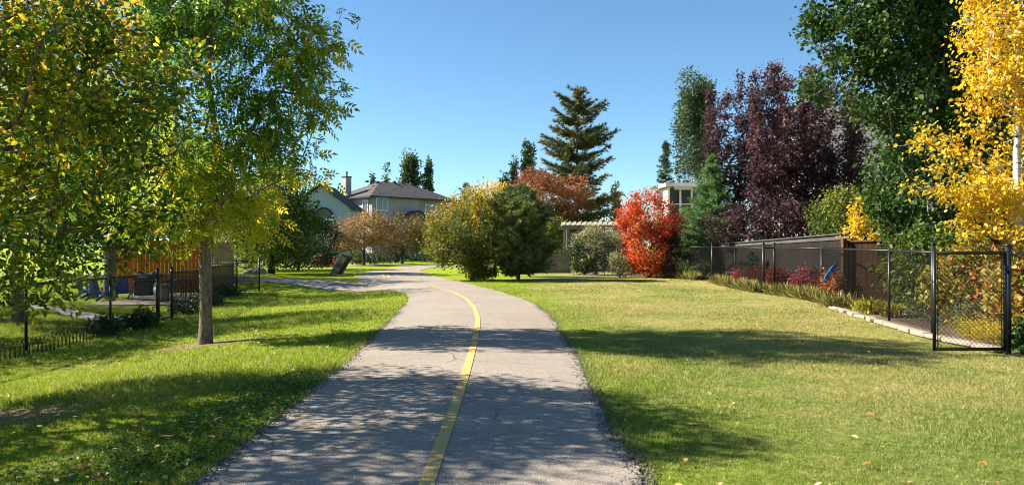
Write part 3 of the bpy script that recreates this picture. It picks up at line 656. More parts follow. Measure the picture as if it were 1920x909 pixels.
plant('olive_shrub', 'olive green bush filling in under the rust coloured maple', 'shrub', (X(1026, 45.5), 45.5, 0), [((0, 0, 1.7), (1.35, 1.0, 1.5)), ((.3, .2, 2.7), (.9, .9, .8))], 150, 6500, 'diamond', .12, LM['yard'], M['barkd'], .07, seed=64, spread=.18, gap=.2, shell=.6, stem='stems', crown='foliage', tbias=.5)
conifer('mountain_pine', 'dark green bushy young pine with a short bare trunk beside the mixed shrub', 'tree', (X(972, 34), 34.2, 0), 4.2, lambda t: 1.42*np.interp(t, [0, .15, .35, .6, .85, 1], [.6, .9, 1, .82, .5, .1]), LM['spruce'], M['bark'], nb=210, seed=71, leaf='tuft', lsize=.25, droop=-.1, rise=.25, z0=.04, dens=8, r0=.09, up=.9, sub=.5)
conifer('tall_pine', 'tallest pine on the skyline with ragged tiered branches', 'tree', (X(1082, 55), 55, 0), 13.1, lambda t: 2.35*np.interp(t, [0, .3, .45, .62, .8, .92, 1], [1.1, 1.05, .85, .8, .6, .4, .1]), LM['pine'], M['barkd'], nb=150, seed=72, leaf='tuft', lsize=.34, droop=.1, rise=.25, z0=.14, dens=5, r0=.2, up=.8, jit=.24, sub=.36, whorl=15, arms=[(.84, 0.1, 2.2), (.68, .05, 2.8), (.69, -.5, 2.2), (.86, .35, 2.0), (.66, .3, 2.5), (.63, 3.1, 2.5), (.85, -.3, 2.0), (.645, 2.8, 2.3)])
# far trees on the skyline
def column(name, label, px, D, ytop, ybot, wpx, mt, seed, group, n=2600, sz=None, spires=3, ybase=None):
    top = ZZ(ytop, D); w = wpx*D/F/2; rr = np.random.default_rng(seed); x = X(px, D)
    E = [((0, 0, top*.42), (w, w, top*.40)), ((0, 0, top*.66), (w*.75, w*.75, top*.24), .8)]
    for k in range(spires): E.append(((rr.uniform(-.6, .6)*w, rr.uniform(-.5, .5)*w, top*rr.uniform(.68, .84)), (w*.24, w*.24, top*.17), 3.0))
    return plant(name, label, 'tree', (x, D, 0), E, max(60, n//34), n, 'diamond', sz or D*.0034, LM[mt], M['barkp'], .12, seed=seed, group=group, alpha=.3, spread=max(.12, w*.16), droop=-.2, gap=.25, down=2.5, shell=.4, step=.9)
gp = 'columnar poplars on the skyline'
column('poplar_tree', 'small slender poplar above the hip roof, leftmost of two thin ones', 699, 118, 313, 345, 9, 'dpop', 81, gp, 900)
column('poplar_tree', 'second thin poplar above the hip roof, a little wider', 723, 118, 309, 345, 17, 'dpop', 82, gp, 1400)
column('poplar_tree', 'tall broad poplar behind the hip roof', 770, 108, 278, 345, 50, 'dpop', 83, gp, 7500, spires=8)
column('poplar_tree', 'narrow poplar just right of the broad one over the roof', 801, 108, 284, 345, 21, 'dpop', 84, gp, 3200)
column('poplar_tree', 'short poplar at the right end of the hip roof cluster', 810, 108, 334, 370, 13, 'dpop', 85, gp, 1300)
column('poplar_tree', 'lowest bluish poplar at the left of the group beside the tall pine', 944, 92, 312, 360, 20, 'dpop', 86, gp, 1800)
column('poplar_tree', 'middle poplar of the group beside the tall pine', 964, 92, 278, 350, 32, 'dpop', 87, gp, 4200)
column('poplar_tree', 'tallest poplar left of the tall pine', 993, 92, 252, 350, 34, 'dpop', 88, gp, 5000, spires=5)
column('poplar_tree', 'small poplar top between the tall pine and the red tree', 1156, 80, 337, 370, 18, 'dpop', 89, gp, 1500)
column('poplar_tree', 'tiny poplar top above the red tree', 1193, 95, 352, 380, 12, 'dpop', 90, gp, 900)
conifer('young_pine', 'open crowned pale pine top above the mixed shrub', 'tree', (X(874, 62), 62, 0), 6.6, lambda t: 1.7*(1-t)**.6+.15, LM['bspruce'], M['barkd'], nb=34, seed=91, leaf='tuft', lsize=.3, droop=-.1, rise=.3, dens=3, r0=.09, up=.9, z0=.3)
conifer('slender_spruce', 'slender pointed conifer top left of the green columnar aspen', 'tree', (X(1248, 62), 62, 0), ZZ(266, 62), lambda t: 1.0*(1-t)**.7+.06, LM['dpop'], M['barkd'], nb=110, seed=92, leaf='needles', lsize=.3, dens=4, r0=.12)
# ---- right: red tree, spruce, purple trees, aspens
plant('red_tree', 'bright red and orange shrub tree in front of the black fence', 'tree', (X(1218, 36.5), 36.2, 0), [((-.1, 0, 2.8), (1.35, 1.2, 1.45)), ((-.1, -.1, 1.5), (1.25, 1.1, 1.3)), ((-1.0, 0, 3.0), (.7, .7, .8)), ((1.0, .2, 2.35), (.8, .8, .75)), ((-.1, 0, .75), (1.1, .9, .8), 1.8)], 420, 17500, 'diamond', .115, LM['red'], M['barkd'], .09, seed=107, spread=.16, gap=.12, shell=.55, tamp=.2, tbias=.52, alpha=.12, tf=1.3)
plant('dark_red_shrub', 'dark maroon shrub in shade against the right side of the red tree', 'shrub', (X(1262, 35.5), 35.6, 0), [((0, 0, 1.15), (.65, .6, 1.1))], 90, 3800, 'diamond', .09, LM['purple'], M['barkd'], .04, seed=102, spread=.13, stem='stems', crown='foliage', tbias=.65)
conifer('spruce_tree', 'green pyramidal spruce behind the black fence beside the red tree', 'tree', (X(1336, 37.5), 37.5, 0), ZZ(290, 37.5), lambda t: 2.45*(1-t)**1.05+.05, LM['spruce2'], M['barkd'], nb=300, seed=111, leaf='needles', lsize=.16, droop=.1, rise=.12, dens=6, r0=.12, z0=.02, sub=.38, jit=.12)
pg = 'purple leaved cherry trees behind the dark wooden fence'
def purple(px, D, ytop, w, seed, lab, n=19000):
    top = ZZ(ytop, D); rr = np.random.default_rng(seed)
    E = [((0, 0, top*.34), (w*1.05, w*.9, top*.31), .8)]
    for k in range(7):
        hk = 1.06-.20*rr.random()-.06*abs(k/3-1); E.append(((w*(-.9+1.8*k/6), rr.uniform(-.5, .5)*w, top*hk*.62), (w*.13, w*.2, top*hk*.37), 5.5))
    plant('purple_tree', lab, 'tree', (X(px, D), D, 0), E, 680, n, 'oval', .14, LM['purple'], M['barkd'], .14, seed=seed, spread=.15, gap=.05, shell=.3, group=pg, down=1.6, alpha=.25, tintf=lambda q: .05*(q[:, 2]-4))
purple(1385, 38.5, 100, 1.75, 121, 'purple tree with a tall spiky top, nearest the green columnar aspen')
purple(1500, 35, 72, 2.5, 122, 'broadest and tallest purple tree in front of the grey shingled roof', 30000)
purple(1442, 37.2, 104, 1.5, 124, 'slender purple tree between the two tallest purple trees', 14000)
purple(1562, 34.2, 118, 1.5, 125, 'purple tree at the right of the row, touching the big grey roof', 14000)
plant('purple_tree', 'low purple shrubby mass at the foot of the taller purple trees', 'tree', (X(1440, 33), 33.2, 0), [((0, 0, 2.2), (2.6, 1.3, 1.6)), ((1.6, 0, 2.3), (1.5, 1.2, 1.5))], 260, 9500, 'oval', .13, LM['purple'], M['barkd'], .1, seed=123, spread=.17, gap=.15, shell=.5, group=pg, tbias=.6)
column('columnar_aspen', 'green columnar aspen left of the purple trees', 1304, 60, 132, 340, 84, 'dpop', 131, None, 26000, .21, 6)
# large poplar close on the right
PX = X(1752, 19.5)
plant('tall_poplar', 'huge dark green leafy poplar towering at the upper right', 'tree', (PX, 19.5, 0), [((-.1, .2, 6.6), (2.3, 2.0, 2.9)), ((-1.3, 0, 7.2), (1.6, 1.5, 1.3)), ((-1.2, 0, 7.8), (2.4, 2.0, 1.8)), ((-.5, 0, 3.1), (1.15, 1.2, 2.8), 2.2), ((.9, .3, 3.4), (1.1, 1.2, 2.8)), ((-.2, 0, 9.5), (3.0, 2.6, 2.4)), ((1.0, .5, 6.5), (1.6, 1.6, 2.6))],
      1050, 56000, 'heart', .12, LM['poplar'], M['barkp'], .22, trunk=[(0, 0, 0), (.02, 0, 1.2), (.05, 0, 2.4), (0, .05, 3.6), (-.1, .02, 4.8), (-.15, 0, 6), (-.3, 0, 7.4), (-.4, 0, 9)], fork=1, alpha=.25, shell=.55, gap=.35, seed=141, spread=.17, tamp=.16, tbias=.42, droop=.4,
      extra=[(-2.7, -.3, 6.35), (-3.1, -.3, 6.1), (-3.4, -.35, 5.85), (-3.55, -.3, 5.6), (-3.5, -.35, 5.4), (-3.3, -.3, 5.65)])
BX = X(1910, 13.2)
plant('birch_tree', 'golden yellow birch with white trunk at the right edge', 'tree', (BX, 13.2, 0), [((-.1, 0, 3.4), (1.3, 1.2, 1.5), 1.3), ((.1, -.1, 2.3), (1.1, .9, .8)), ((-.5, -.3, 5.0), (.9, .7, 1.5)), ((.1, 0, 5.2), (1.35, 1.3, 1.6)), ((-.5, -.1, 2.3), (.95, .9, .65)), ((0, 0, 6.8), (1.2, 1.2, 1.2)), ((-1.35, 0, 2.75), (.75, .4, .28), .8), ((-1.75, 0, 3.5), (.6, .3, .25), 1), ((.9, 0, 3.4), (1, 1, 1.8))],
      700, 22500, 'heart', .070, LM['birch'], M['barkw'], .085, trunk=[(0, 0, 0), (-.01, 0, .8), (.0, 0, 1.6), (-.02, 0, 2.4), (-.03, 0, 3.2), (-.02, 0, 4.2), (.0, 0, 5.2), (.02, 0, 6.3), (0, 0, 7.3)], fork=2, alpha=.3, shell=.3, gap=.55, gf=2.0, seed=151, spread=.095, tamp=.26, droop=.7, tbias=.5, rt=.004, tintf=lambda q: .04*(q[:, 2]-3))
plant('yellow_shrub', 'bright golden shrub showing over the wooden fence below the poplar', 'shrub', (X(1628, 22.5), 22.5, 0), [((0, 0, 2.0), (.62, .6, .85)), ((-.1, 0, 2.7), (.35, .35, .35))], 110, 3600, 'heart', .085, LM['birch'], M['barkd'], .04, seed=152, spread=.11, stem='stems', crown='foliage', tbias=.6, gap=.2)
plant('green_yard_tree', 'loose yellow green small tree left of the golden shrub over the fence', 'tree', (X(1572, 25), 25, 0), [((0, 0, 2.3), (.8, .8, 1.1)), ((.3, 0, 2.9), (.5, .5, .7))], 150, 4600, 'oval', .1, LM['yard'], M['barkd'], .06, seed=153, spread=.15, gap=.3, tbias=.6)
plant('dark_background_tree', 'dense dark green tree filling in behind the huge poplar and birch', 'tree', (X(1840, 24), 24, 0), [((0, 0, 4.6), (2.9, 1.8, 4.3)), ((-1.2, 0, 2.4), (1.7, 1.5, 2.2))], 330, 15000, 'heart', .17, LM['poplar'], M['barkd'], .15, seed=154, spread=.3, gap=.1, shell=.5, tbias=.3)
#==SPLIT2==
# ---- fences
def post(mb, x, y, z0, z1, r=.03, cap=True):
    mb.tube([(x, y, z0-.05), (x, y, z1)], r, 10)
    if cap: mb.lathe((x, y, z1), [(r*1.15, 0), (r*1.2, .02), (r*.8, .04), (.004, .055)], 10)
def chain(mb, p0, p1, z0, z1, h, r=.0026, pitch=.07, bow=.0):
    p0 = np.array(p0, float); p1 = np.array(p1, float); L = np.linalg.norm(p1-p0)
    def P(s, t): q = p0+(p1-p0)*s/L; return (q[0], q[1], z0+(z1-z0)*s/L+t)
    for sg in (0, 1):
        c = -h+pitch*.5
        while c < L:
            t0, t1 = max(0, -c), min(h, L-c)
            if t1-t0 > .02:
                a, b = (c+t0, t0), (c+t1, t1)
                if sg: a, b = (L-a[0], a[1]), (L-b[0], b[1])
                mb.tube([P(*a), P(*b)], r, 3)
            c += pitch
def chain_fence(label, name, pts, H, rp=.028, terminals=(), skip=(), rw=.0026, gap=.06, zoff=0, group=None):
    zz = [gz(x, y)+zoff for x, y in pts]; root = thing(name, label, 'fence', (pts[0][0], pts[0][1], zz[0]), 0, group)
    for i, (x, y) in enumerate(pts):
        mb = MB(); t = i in terminals; post(mb, x, y, zz[i], zz[i]+H+(.09 if t else .0), rp*(1.35 if t else 1)); mb.build('post', M['black'], root, True)
    for i in range(len(pts)-1):
        if i in skip: continue
        a, b = pts[i], pts[i+1]; mb = MB(); mb.tube([(a[0], a[1], zz[i]+H-.02), (b[0], b[1], zz[i+1]+H-.02)], .024, 8); mb.build('rail', M['black'], root, True)
        mb = MB(); chain(mb, a, b, zz[i]+gap, zz[i+1]+gap, H-gap+.01, .0034); mb.build('wire_mesh', M['wire'], root)
    return root
left_pts = [(-8.75, 10.6), (-8.72, 13.4), (-8.66, 16.1), (-8.55, 18.0), (-8.72, 19.15), (-9.45, 23.2), (-10.35, 28.1), (-9.98, 29.5), (-13.0, 30.2)]
chain_fence('low black chain link fence along the left yards', 'chain_link_fence', left_pts, 1.2, .026, terminals=(3, 4, 7), skip=(3,))
def gate(label, p0, p1, z, h, lift=.05, r=.022, bars=3, rz0=0):
    root = thing('chain_link_gate', label, 'gate', (p0[0], p0[1], z)); a = (p0[0], p0[1]); b = (p1[0], p1[1])
    fr = MB()
    for p in (a, b): fr.tube([(p[0], p[1], z+lift), (p[0], p[1], z+h)], r, 10)
    for t in (lift+r, h-r): fr.tube([(a[0], a[1], z+t), (b[0], b[1], z+t)], r, 10)
    fr.build('frame', M['black'], root, True)
    u = np.array([b[0]-a[0], b[1]-a[1]]); L = np.linalg.norm(u); u /= L
    mb = MB(); i0 = (a[0]+u[0]*.05, a[1]+u[1]*.05); i1 = (b[0]-u[0]*.05, b[1]-u[1]*.05)
    chain(mb, i0, i1, z+lift+.03, z+lift+.03, h-lift-.06, .003); mb.build('wire_mesh', M['wire'], root)
    for p, e in ((i0, a), (i1, b)):
        MB().bar((p[0], p[1], z+lift+.03), (p[0], p[1], z+h-.03), .012, .012).build('tension_bar', M['black'], root)
        for k in range(bars):
            zk = z+lift+.15+(h-lift-.3)*k/(bars-1); MB().bar((p[0], p[1], zk), (e[0], e[1], zk), .02, .022).build('band', M['black'], root)
    return root, a, b
gate('narrow closed gate in the low black fence at the left', (-8.57, 18.12), (-8.69, 19.04), gz(-8.6, 18.5), 1.17)
# loop edging at the foot of the left fence
root = thing('garden_edging', 'low black wire hoop edging at the foot of the left fence', 'garden edging', (-8.45, 11, gz(-8.45, 11))); mb = MB()
y = 10.7
while y < 15.4:
    x = -8.42+.04*math.sin(y); z = gz(x, y)-.02
    mb.tube([(x, y, z), (x, y+.01, z+.2), (x, y+.05, z+.29), (x, y+.11, z+.31), (x, y+.17, z+.29), (x, y+.21, z+.2), (x, y+.22, z)], .006, 5); y += .115
mb.build('hoops', M['black'], root)
for j, (x, y, w, h, mt, lab) in enumerate(((-8.55, 15.6, .32, .34, 'green', 'small dark plant clump at the left fence after the hoop edging'), (-8.5, 16.9, .42, .3, 'green', 'low dark ivy clump at the left fence before the narrow gate'), (-8.5, 17.6, .3, .5, 'yard', 'green leafy plant beside the narrow gate post'), (-9.1, 20.8, .4, .3, 'green', 'dark low plant past the narrow gate'), (-9.6, 23.4, .45, .35, 'green', 'shrubby clump behind the ash trunk at the fence'), (-10.2, 26.8, .45, .42, 'green', 'dark plant at the foot of the lattice screen'))):
    plant('fence_plant', lab, 'plant', (x, y, gz(x, y)), [((0, 0, h*.5), (w, w*1.7, h*.55))], 50, 1500, 'oval', .07, LM[mt], M['barkd'], .01, seed=200+j, spread=.07, stem='stems', crown='foliage', group='plants along the left fence', gap=.1)
# cedar fence, lattice screen
def board_fence(name, label, p0, p1, zt0, zt1, zb, bw, gap, mb_, mr_, posts=2, cap=True, group=None, rails=(.25, .8), th=.02, topgap=0, zb1=None, side=-1):
    p0 = np.array(p0, float); p1 = np.array(p1, float); L = np.linalg.norm(p1-p0); u = (p1-p0)/L; nrm = np.array([u[1], -u[0]]); rz = math.atan2(u[1], u[0])
    root = thing(name, label, 'fence', (p0[0], p0[1], zb), 0, group); zb1 = zb if zb1 is None else zb1
    mb = MB(); s = bw/2; r = np.random.default_rng(int(L*100))
    while s < L:
        q = p0+u*s; t = s/L; zt = zt0+(zt1-zt0)*t-topgap-.01*r.random(); z_ = zb+(zb1-zb)*t; mb.box((q[0], q[1], (zt+z_)/2), (bw-.003, th, zt-z_), rz); s += bw+gap
    mb.build('boards', mb_, root)
    for f in rails:
        mb = MB(); a = p0-nrm*.03; b = p1-nrm*.03; za = zb+(zt0-zb)*f; zb_ = zb1+(zt1-zb1)*f; mb.bar((a[0], a[1], za), (b[0], b[1], zb_), .035, .09); mb.build('rail', mr_, root)
    if cap: mb = MB(); mb.bar((p0[0], p0[1], zt0), (p1[0], p1[1], zt1), .12, .04); mb.build('cap_board', mr_, root, bevel=.004)
    for i in range(posts):
        t = i/(posts-1); q = p0+u*L*t+nrm*.06*side; zt = zt0+(zt1-zt0)*t-(.06 if side > 0 else 0); mb = MB(); z_ = zb+(zb1-zb)*t; mb.box((q[0], q[1], (zt+z_)/2+.03), (.09, .09, zt-z_+.02), rz); mb.build('post', mr_, root, bevel=.004)
    return root
board_fence('cedar_fence', 'orange stained cedar privacy fence behind the patio at the left', (-15.9, 29.3), (-11.95, 29.3), 1.72, 1.72, -.3, .14, .012, M['cedar'], M['cedar'], 4, rails=(.15, .62, .95))
board_fence('cedar_fence', 'short side run of orange cedar fence next to the lattice screen', (-11.9, 29.2), (-11.5, 27.9), 1.72, 1.66, -.3, .14, .05, M['cedar'], M['cedar'], 2, rails=(.15, .62, .95))
root = thing('lattice_screen', 'square pattern brown lattice privacy screen at the patio corner', 'screen', (-11.4, 27.8, -.3))
lx0, lx1, ly, lz0, lz1 = -11.42, -10.42, 27.75, -.22, 1.62
mb = MB(); s = lx0
while s < lx1: mb.box((s, ly, (lz0+lz1)/2), (.06, .012, lz1-lz0)); s += .1
z = lz0
while z < lz1: mb.box(((lx0+lx1)/2, ly-.014, z), (lx1-lx0, .012, .06)); z += .1
mb.build('lattice', M['cedar2'], root)
for x in (lx0-.03, (lx0+lx1)/2, lx1+.03): MB().box((x, ly+.01, .7), (.07, .07, 2.0)).build('post', M['cedar2'], root, bevel=.004)
for z in (lz0-.02, lz1+.03): MB().box(((lx0+lx1)/2, ly-.001, z), (lx1-lx0-.01, .05, .06)).build('rail', M['cedar2'], root)

# patio furniture
def adirondack(label, x, y, z, rz):
    r = thing('garden_chair', label, 'chair', (x, y, z), rz, 'blue garden chairs at the left patio'); r.scale = (.78, .78, .78)
    def part(n, mb):
        o = MB.build(mb, n, M['blue']); o.parent = r; return o
    mb = MB()
    for i in range(5): mb.box((0, -.2+i*.1, .36-.025*i), (.5, .09, .02))
    part('seat', mb); mb = MB()
    for i in range(5): mb.bar((-.2+.1*i, .2, .25), (-.24+.12*i, .48, .98-.03*abs(i-2)), .09, .02)
    part('backrest', mb)
    for s in (-1, 1):
        part('armrest', MB().box((s*.31, .05, .56), (.11, .62, .025)))
        part('leg', MB().box((s*.3, -.22, .275), (.03, .09, .55))); part('leg', MB().bar((s*.28, -.2, .33), (s*.28, .5, .02), .03, .1))
adirondack('blue slatted garden chair left of the thick yard trunk', X(163, 26.6), 26.6, -.3, 2.7)
adirondack('blue slatted garden chair nearest the thick yard trunk on its left', X(187, 25.5), 25.5, -.3, 2.9)
adirondack('blue slatted garden chair right of the thick yard trunk', X(226, 25.8), 26.0, -.3, -2.9)
def wire_chair(label, x, y, z, rz):
    r = thing('patio_chair', label, 'chair', (x, y, z), rz, 'black patio chairs round the table')
    def part(n, mb):
        o = MB.build(mb, n, M['black']); o.parent = r
    mb = MB(); mb.box((0, 0, .44), (.46, .44, .02)); part('seat', mb); mb = MB()
    mb.tube([(-.22, .22, .44), (-.22, .3, .88), (0, .32, .98), (.22, .3, .88), (.22, .22, .44)], .014, 6)
    for i in range(5): mb.tube([(-.15+.075*i, .22, .44), (-.15+.075*i, .31, .92)], .006, 4)
    part('backrest', mb)
    for sx in (-1, 1):
        for sy in (-1, 1): part('leg', MB().tube([(sx*.2, sy*.19, .44), (sx*.23, sy*.23, 0)], .013, 6))
        part('armrest', MB().tube([(sx*.23, -.2, .44), (sx*.25, -.18, .64), (sx*.24, .25, .66)], .012, 6))
for x, y, rz, l in ((X(323, 24.6), 24.6, 1.6, 'black metal patio chair on the left side of the round table'), (X(372, 24.2), 24.4, -1.7, 'black metal patio chair by the ash trunk side of the table'), (X(350, 25.6), 26.0, .2, 'black metal patio chair behind the round table')):
    wire_chair(l, x, y, -.28, rz)
r = thing('patio_table', 'round dark patio table on the patio at the left', 'table', (X(350, 24.7), 24.8, -.28)); x, y = X(350, 24.7), 24.8
MB().lathe((x, y, .42), [(.5, 0), (.52, .012), (.5, .025)], 24).build('tabletop', M['black'], r)
for a in range(4): MB().tube([(x+.36*math.cos(a*1.57+.7), y+.36*math.sin(a*1.57+.7), -.28), (x+.12*math.cos(a*1.57+.7), y+.12*math.sin(a*1.57+.7), .1), (x+.3*math.cos(a*1.57+.7), y+.3*math.sin(a*1.57+.7), .42)], .015, 6).build('leg', M['black'], r)
r = thing('storage_bin', 'beige barrel shaped bin beside the fence gate', 'bin', (X(303, 25), 25, -.28))
MB().lathe((X(303, 25), 25, -.28), [(.20, 0), (.23, .1), (.25, .3), (.24, .5)], 18).build('body', M['beige'], r, True)
MB().lathe((X(303, 25), 25, .225), [(.26, 0), (.26, .03), (.2, .06), (.03, .07)], 18).build('lid', M['beige'], r, True)
r = thing('barbecue', 'black covered barbecue on the patio left of the beige bin', 'barbecue', (X(272, 25.3), 25.3, -.28)); x = X(272, 25.3)
MB().box((x, 25.3, .12), (.55, .45, .5)).build('cabinet', M['dark'], r, bevel=.02)
MB().prism([(x-.3, 25.05, .4), (x-.3, 25.55, .4), (x-.3, 25.5, .6), (x-.3, 25.3, .68), (x-.3, 25.1, .58)], (.6, 0, 0)).build('lid', M['dark'], r, bevel=.015)
MB().tube([(x-.2, 25.02, .5), (x+.2, 25.02, .5)], .012, 6).build('handle', M['galv'], r)
# boulder
def boulder(name, label, x, y, z, s, seed, m, cat='boulder', group=None):
    rr = np.random.default_rng(seed); n, k = 18, 9; V = []
    for i in range(k+1):
        ph = math.pi*i/k
        for j in range(n): th = 2*math.pi*j/n; V.append((math.sin(ph)*math.cos(th), math.sin(ph)*math.sin(th), math.cos(ph)))
    V = np.array(V); V = V*(1+.16*snoise(V, seed, 2.0)+.06*snoise(V, seed+1, 5))[:, None]; V[:, 2] = np.maximum(V[:, 2], -.45); V = V*np.array(s)+np.array([x, y, z+.3*s[2]])
    f = np.array([(i*n+j, (i+1)*n+j, (i+1)*n+(j+1) % n, i*n+(j+1) % n) for i in range(k) for j in range(n)])
    return tag(mesh_np(name, V, f, m, smooth_=True), label, cat, group)
boulder('boulder', 'rounded grey boulder on the grass beyond the fence corner', X(482, 40.5), 40.5, -.02, (.56, .4, .32), 3, M['rock'])
boulder('boulder', 'smaller pale boulder touching the left of the larger one', X(463, 40.2), 40.2, -.02, (.34, .25, .19), 9, M['rock'])
# tilted metal marker
mx, my = X(630, 38.4), 38.4
r = thing('trail_marker', 'leaning bronze metal box shaped trail marker on a concrete pad by the path junction', 'marker', (mx, my, 0))
base_ = [(-.34, -.22), (.10, -.34), (.30, .05), (-.14, .2)]; tp = [(.28, -.22), (.72, -.34), (.90, .05), (.46, .2)]
mb = MB(); vs = [(mx+a, my+b, .03) for a, b in base_]+[(mx+a, my+b, zz_) for (a, b), zz_ in zip(tp, (1.10, 1.0, .98, 1.10))]
mb.add(vs, [(3, 2, 1, 0), (4, 5, 6, 7), (0, 1, 5, 4), (1, 2, 6, 5), (2, 3, 7, 6), (3, 0, 4, 7)]); mb.build('body', M['bronze'], r, bevel=.03)
mb = MB(); tv = [(mx+a-.06+.015*(a > .4), my+b, zz_) for (a, b), zz_ in zip([(.30, -.20), (.66, -.30), (.80, .02), (.44, .16)], (1.12, 1.04, 1.02, 1.12))]
mb.prism(tv, (-.02, -.0, .035)); mb.build('top_plate', M['galv'], r)
MB().box((mx+.42, my-.1, .035), (.75, .55, .07), -.25).build('concrete_pad', M['conc'], r, bevel=.01)
for a, t in ((-.02, .55), (.12, .58), (.05, .3)):
    MB().lathe((mx-.34+.62*t+.12+a*.6, my-.262-.03*t, .03+1.05*t), [(.02, -.01), (.02, .01)], 8).build('bolt', M['white'], r)

# ---- pergola and timber wall in the middle distance
pg_ = thing('pergola', 'weathered pale wooden pergola over the variegated shrubs', 'pergola', (X(1065, 42), 42, 0))
for px in (1065, 1160):
    for D in (42, 44.2): MB().box((X(px, 42), D, 1.25), (.15, .15, 2.5)).build('post', M['palewood'], pg_, bevel=.005)
for D in (41.95, 44.25): MB().box((X(1112, 42), D, 2.58), (3.5, .07, .2)).build('beam', M['palewood'], pg_, bevel=.005)
for k in range(12):
    x = X(1057, 42)+.05+k*.29; MB().prism([(x, 41.3, 2.86), (x, 41.5, 2.70), (x, 45, 2.70), (x, 45, 2.88), (x, 41.3, 2.88)], (.045, 0, 0)).build('rafter', M['palewood'], pg_)
mb = MB()
for k in range(7): mb.box((X(1075, 42)+.02, 42.05, 1.2+k*.14), (.55, .02, .04))
for k in range(5): mb.box((X(1068, 42)+k*.12, 42.07, 1.62), (.04, .02, 1.0))
mb.build('lattice', M['greypost'], pg_); MB().box((X(1078, 42), 42.02, 2.18), (.8, .07, .1)).build('crossbeam', M['palewood'], pg_)
tw = thing('timber_wall', 'weathered grey stacked timber garden wall below the pergola', 'wall', (X(1025, 41.5), 41.5, 0)); wx0, wx1 = X(978, 41.5), X(1070, 41.5)
mb = MB()
for k in range(8): mb.box(((wx0+wx1)/2, 41.5+.008*(k % 2), .07+k*.142), (wx1-wx0, .13, .136))
mb.build('timbers', M['greywood'], tw, bevel=.006); MB().box(((wx0+wx1)/2, 41.48, 1.18), (wx1-wx0+.1, .26, .05)).build('cap_board', M['palewood'], tw, bevel=.005)
for px in (992, 1036, 1069): MB().box((X(px, 41.4), 41.39, .58), (.1, .09, 1.14)).build('post', M['greypost'], tw, bevel=.005)
plant('variegated_shrub', 'cream and green variegated dogwood growing up to the pergola', 'shrub', (X(1116, 40.5), 40.6, 0), [((0, 0, 1.75), (1.15, .8, .75)), ((-.1, 0, 2.15), (.8, .6, .4)), ((.8, 0, 1.8), (.7, .6, .7))], 170, 6500, 'diamond', .1, LM['dogwood'], M['barkd'], .05, seed=161, spread=.15, gap=.15, shell=.6, stem='stems', crown='foliage', alpha=.1)
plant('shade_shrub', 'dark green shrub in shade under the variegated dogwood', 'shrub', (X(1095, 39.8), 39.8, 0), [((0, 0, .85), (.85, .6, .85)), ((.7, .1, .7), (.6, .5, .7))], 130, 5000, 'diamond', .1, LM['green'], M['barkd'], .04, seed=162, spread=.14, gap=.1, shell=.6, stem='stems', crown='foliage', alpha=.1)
plant('pale_shrub', 'small pale yellow shrub at the left foot of the red tree', 'shrub', (X(1163, 36.2), 36.3, 0), [((0, 0, .65), (.5, .45, .6))], 70, 2200, 'diamond', .09, LM['dogwood'], M['barkd'], .03, seed=163, spread=.1, stem='stems', crown='foliage', gap=.1, tbias=.4)
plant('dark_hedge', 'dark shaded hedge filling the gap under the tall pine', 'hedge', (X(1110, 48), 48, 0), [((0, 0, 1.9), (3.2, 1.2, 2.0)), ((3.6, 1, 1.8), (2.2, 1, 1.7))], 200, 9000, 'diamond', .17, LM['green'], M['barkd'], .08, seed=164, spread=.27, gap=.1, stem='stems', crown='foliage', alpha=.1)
# ---- right chain link fences
right_pts = [(7.42, 11.15), (7.72, 13.55), (7.98, 15.8), (8.95, 21.6), (8.72, 25.8), (8.42, 25.0), (8.88, 33.0), (7.5, 36.0), (5.6, 37.6), (4.6, 38.6)]
fr = thing('chain_link_fence', 'tall black chain link fence bounding the right lawn', 'fence', (7.42, 11.15, 0)); HT = 1.5
sections = [((7.7, 13.65), (7.98, 15.8)), ((7.98, 15.8), (9.12, 22.0)), ((9.12, 22.0), (8.92, 25.4)), ((8.92, 25.4), (8.45, 25.1)), ((8.45, 25.1), (8.9, 33.2)), ((8.9, 33.2), (7.5, 36.3)), ((7.5, 36.3), (5.4, 38.4)), ((5.4, 38.4), (3.9, 39.4))]
done = set()
for i, (a, b) in enumerate(sections):
    for p in (a, b):
        if p in done: continue
        done.add(p); big = p in ((8.45, 25.1), (8.92, 25.4), (8.9, 33.2), (7.7, 13.65)); mb = MB(); post(mb, p[0], p[1], gz(*p), HT+gz(*p)+(.12 if big else -.02), .04 if big else .027); mb.build('post', M['black'], fr, True)
    mb = MB(); mb.tube([(a[0], a[1], HT-.02+gz(*a)), (b[0], b[1], HT-.02+gz(*b))], .021, 8); mb.build('rail', M['black'], fr, True)
    mb = MB(); chain(mb, a, b, .05+gz(*a), .05+gz(*b), HT-.03, .0034); mb.build('wire_mesh', M['wire'], fr)
mb = MB(); post(mb, X(1378, 29.5), 29.5, 0, HT-.02, .02); mb.build('post', M['black'], fr, True)
for x_, r_ in ((7.42, .045),): mb = MB(); post(mb, x_, 11.17, 0, 1.57, r_); mb.build('post', M['black'], fr, True)
gr, ga, gb = gate('black chain link gate swung wide open onto the right lawn', (7.33, 11.1), (6.28, 11.1), 0.0, 1.5, .02, .026, 4)
for z in (.3, 1.25): MB().lathe((7.36, 11.12, z), [(.045, -.04), (.05, -.03), (.05, .03), (.045, .04)], 10).build('hinge', M['black'], gr)
MB().tube([(6.25, 11.09, 1.05), (6.19, 11.08, 1.1), (6.16, 11.07, 1.16)], .008, 6).build('latch', M['galv'], gr)
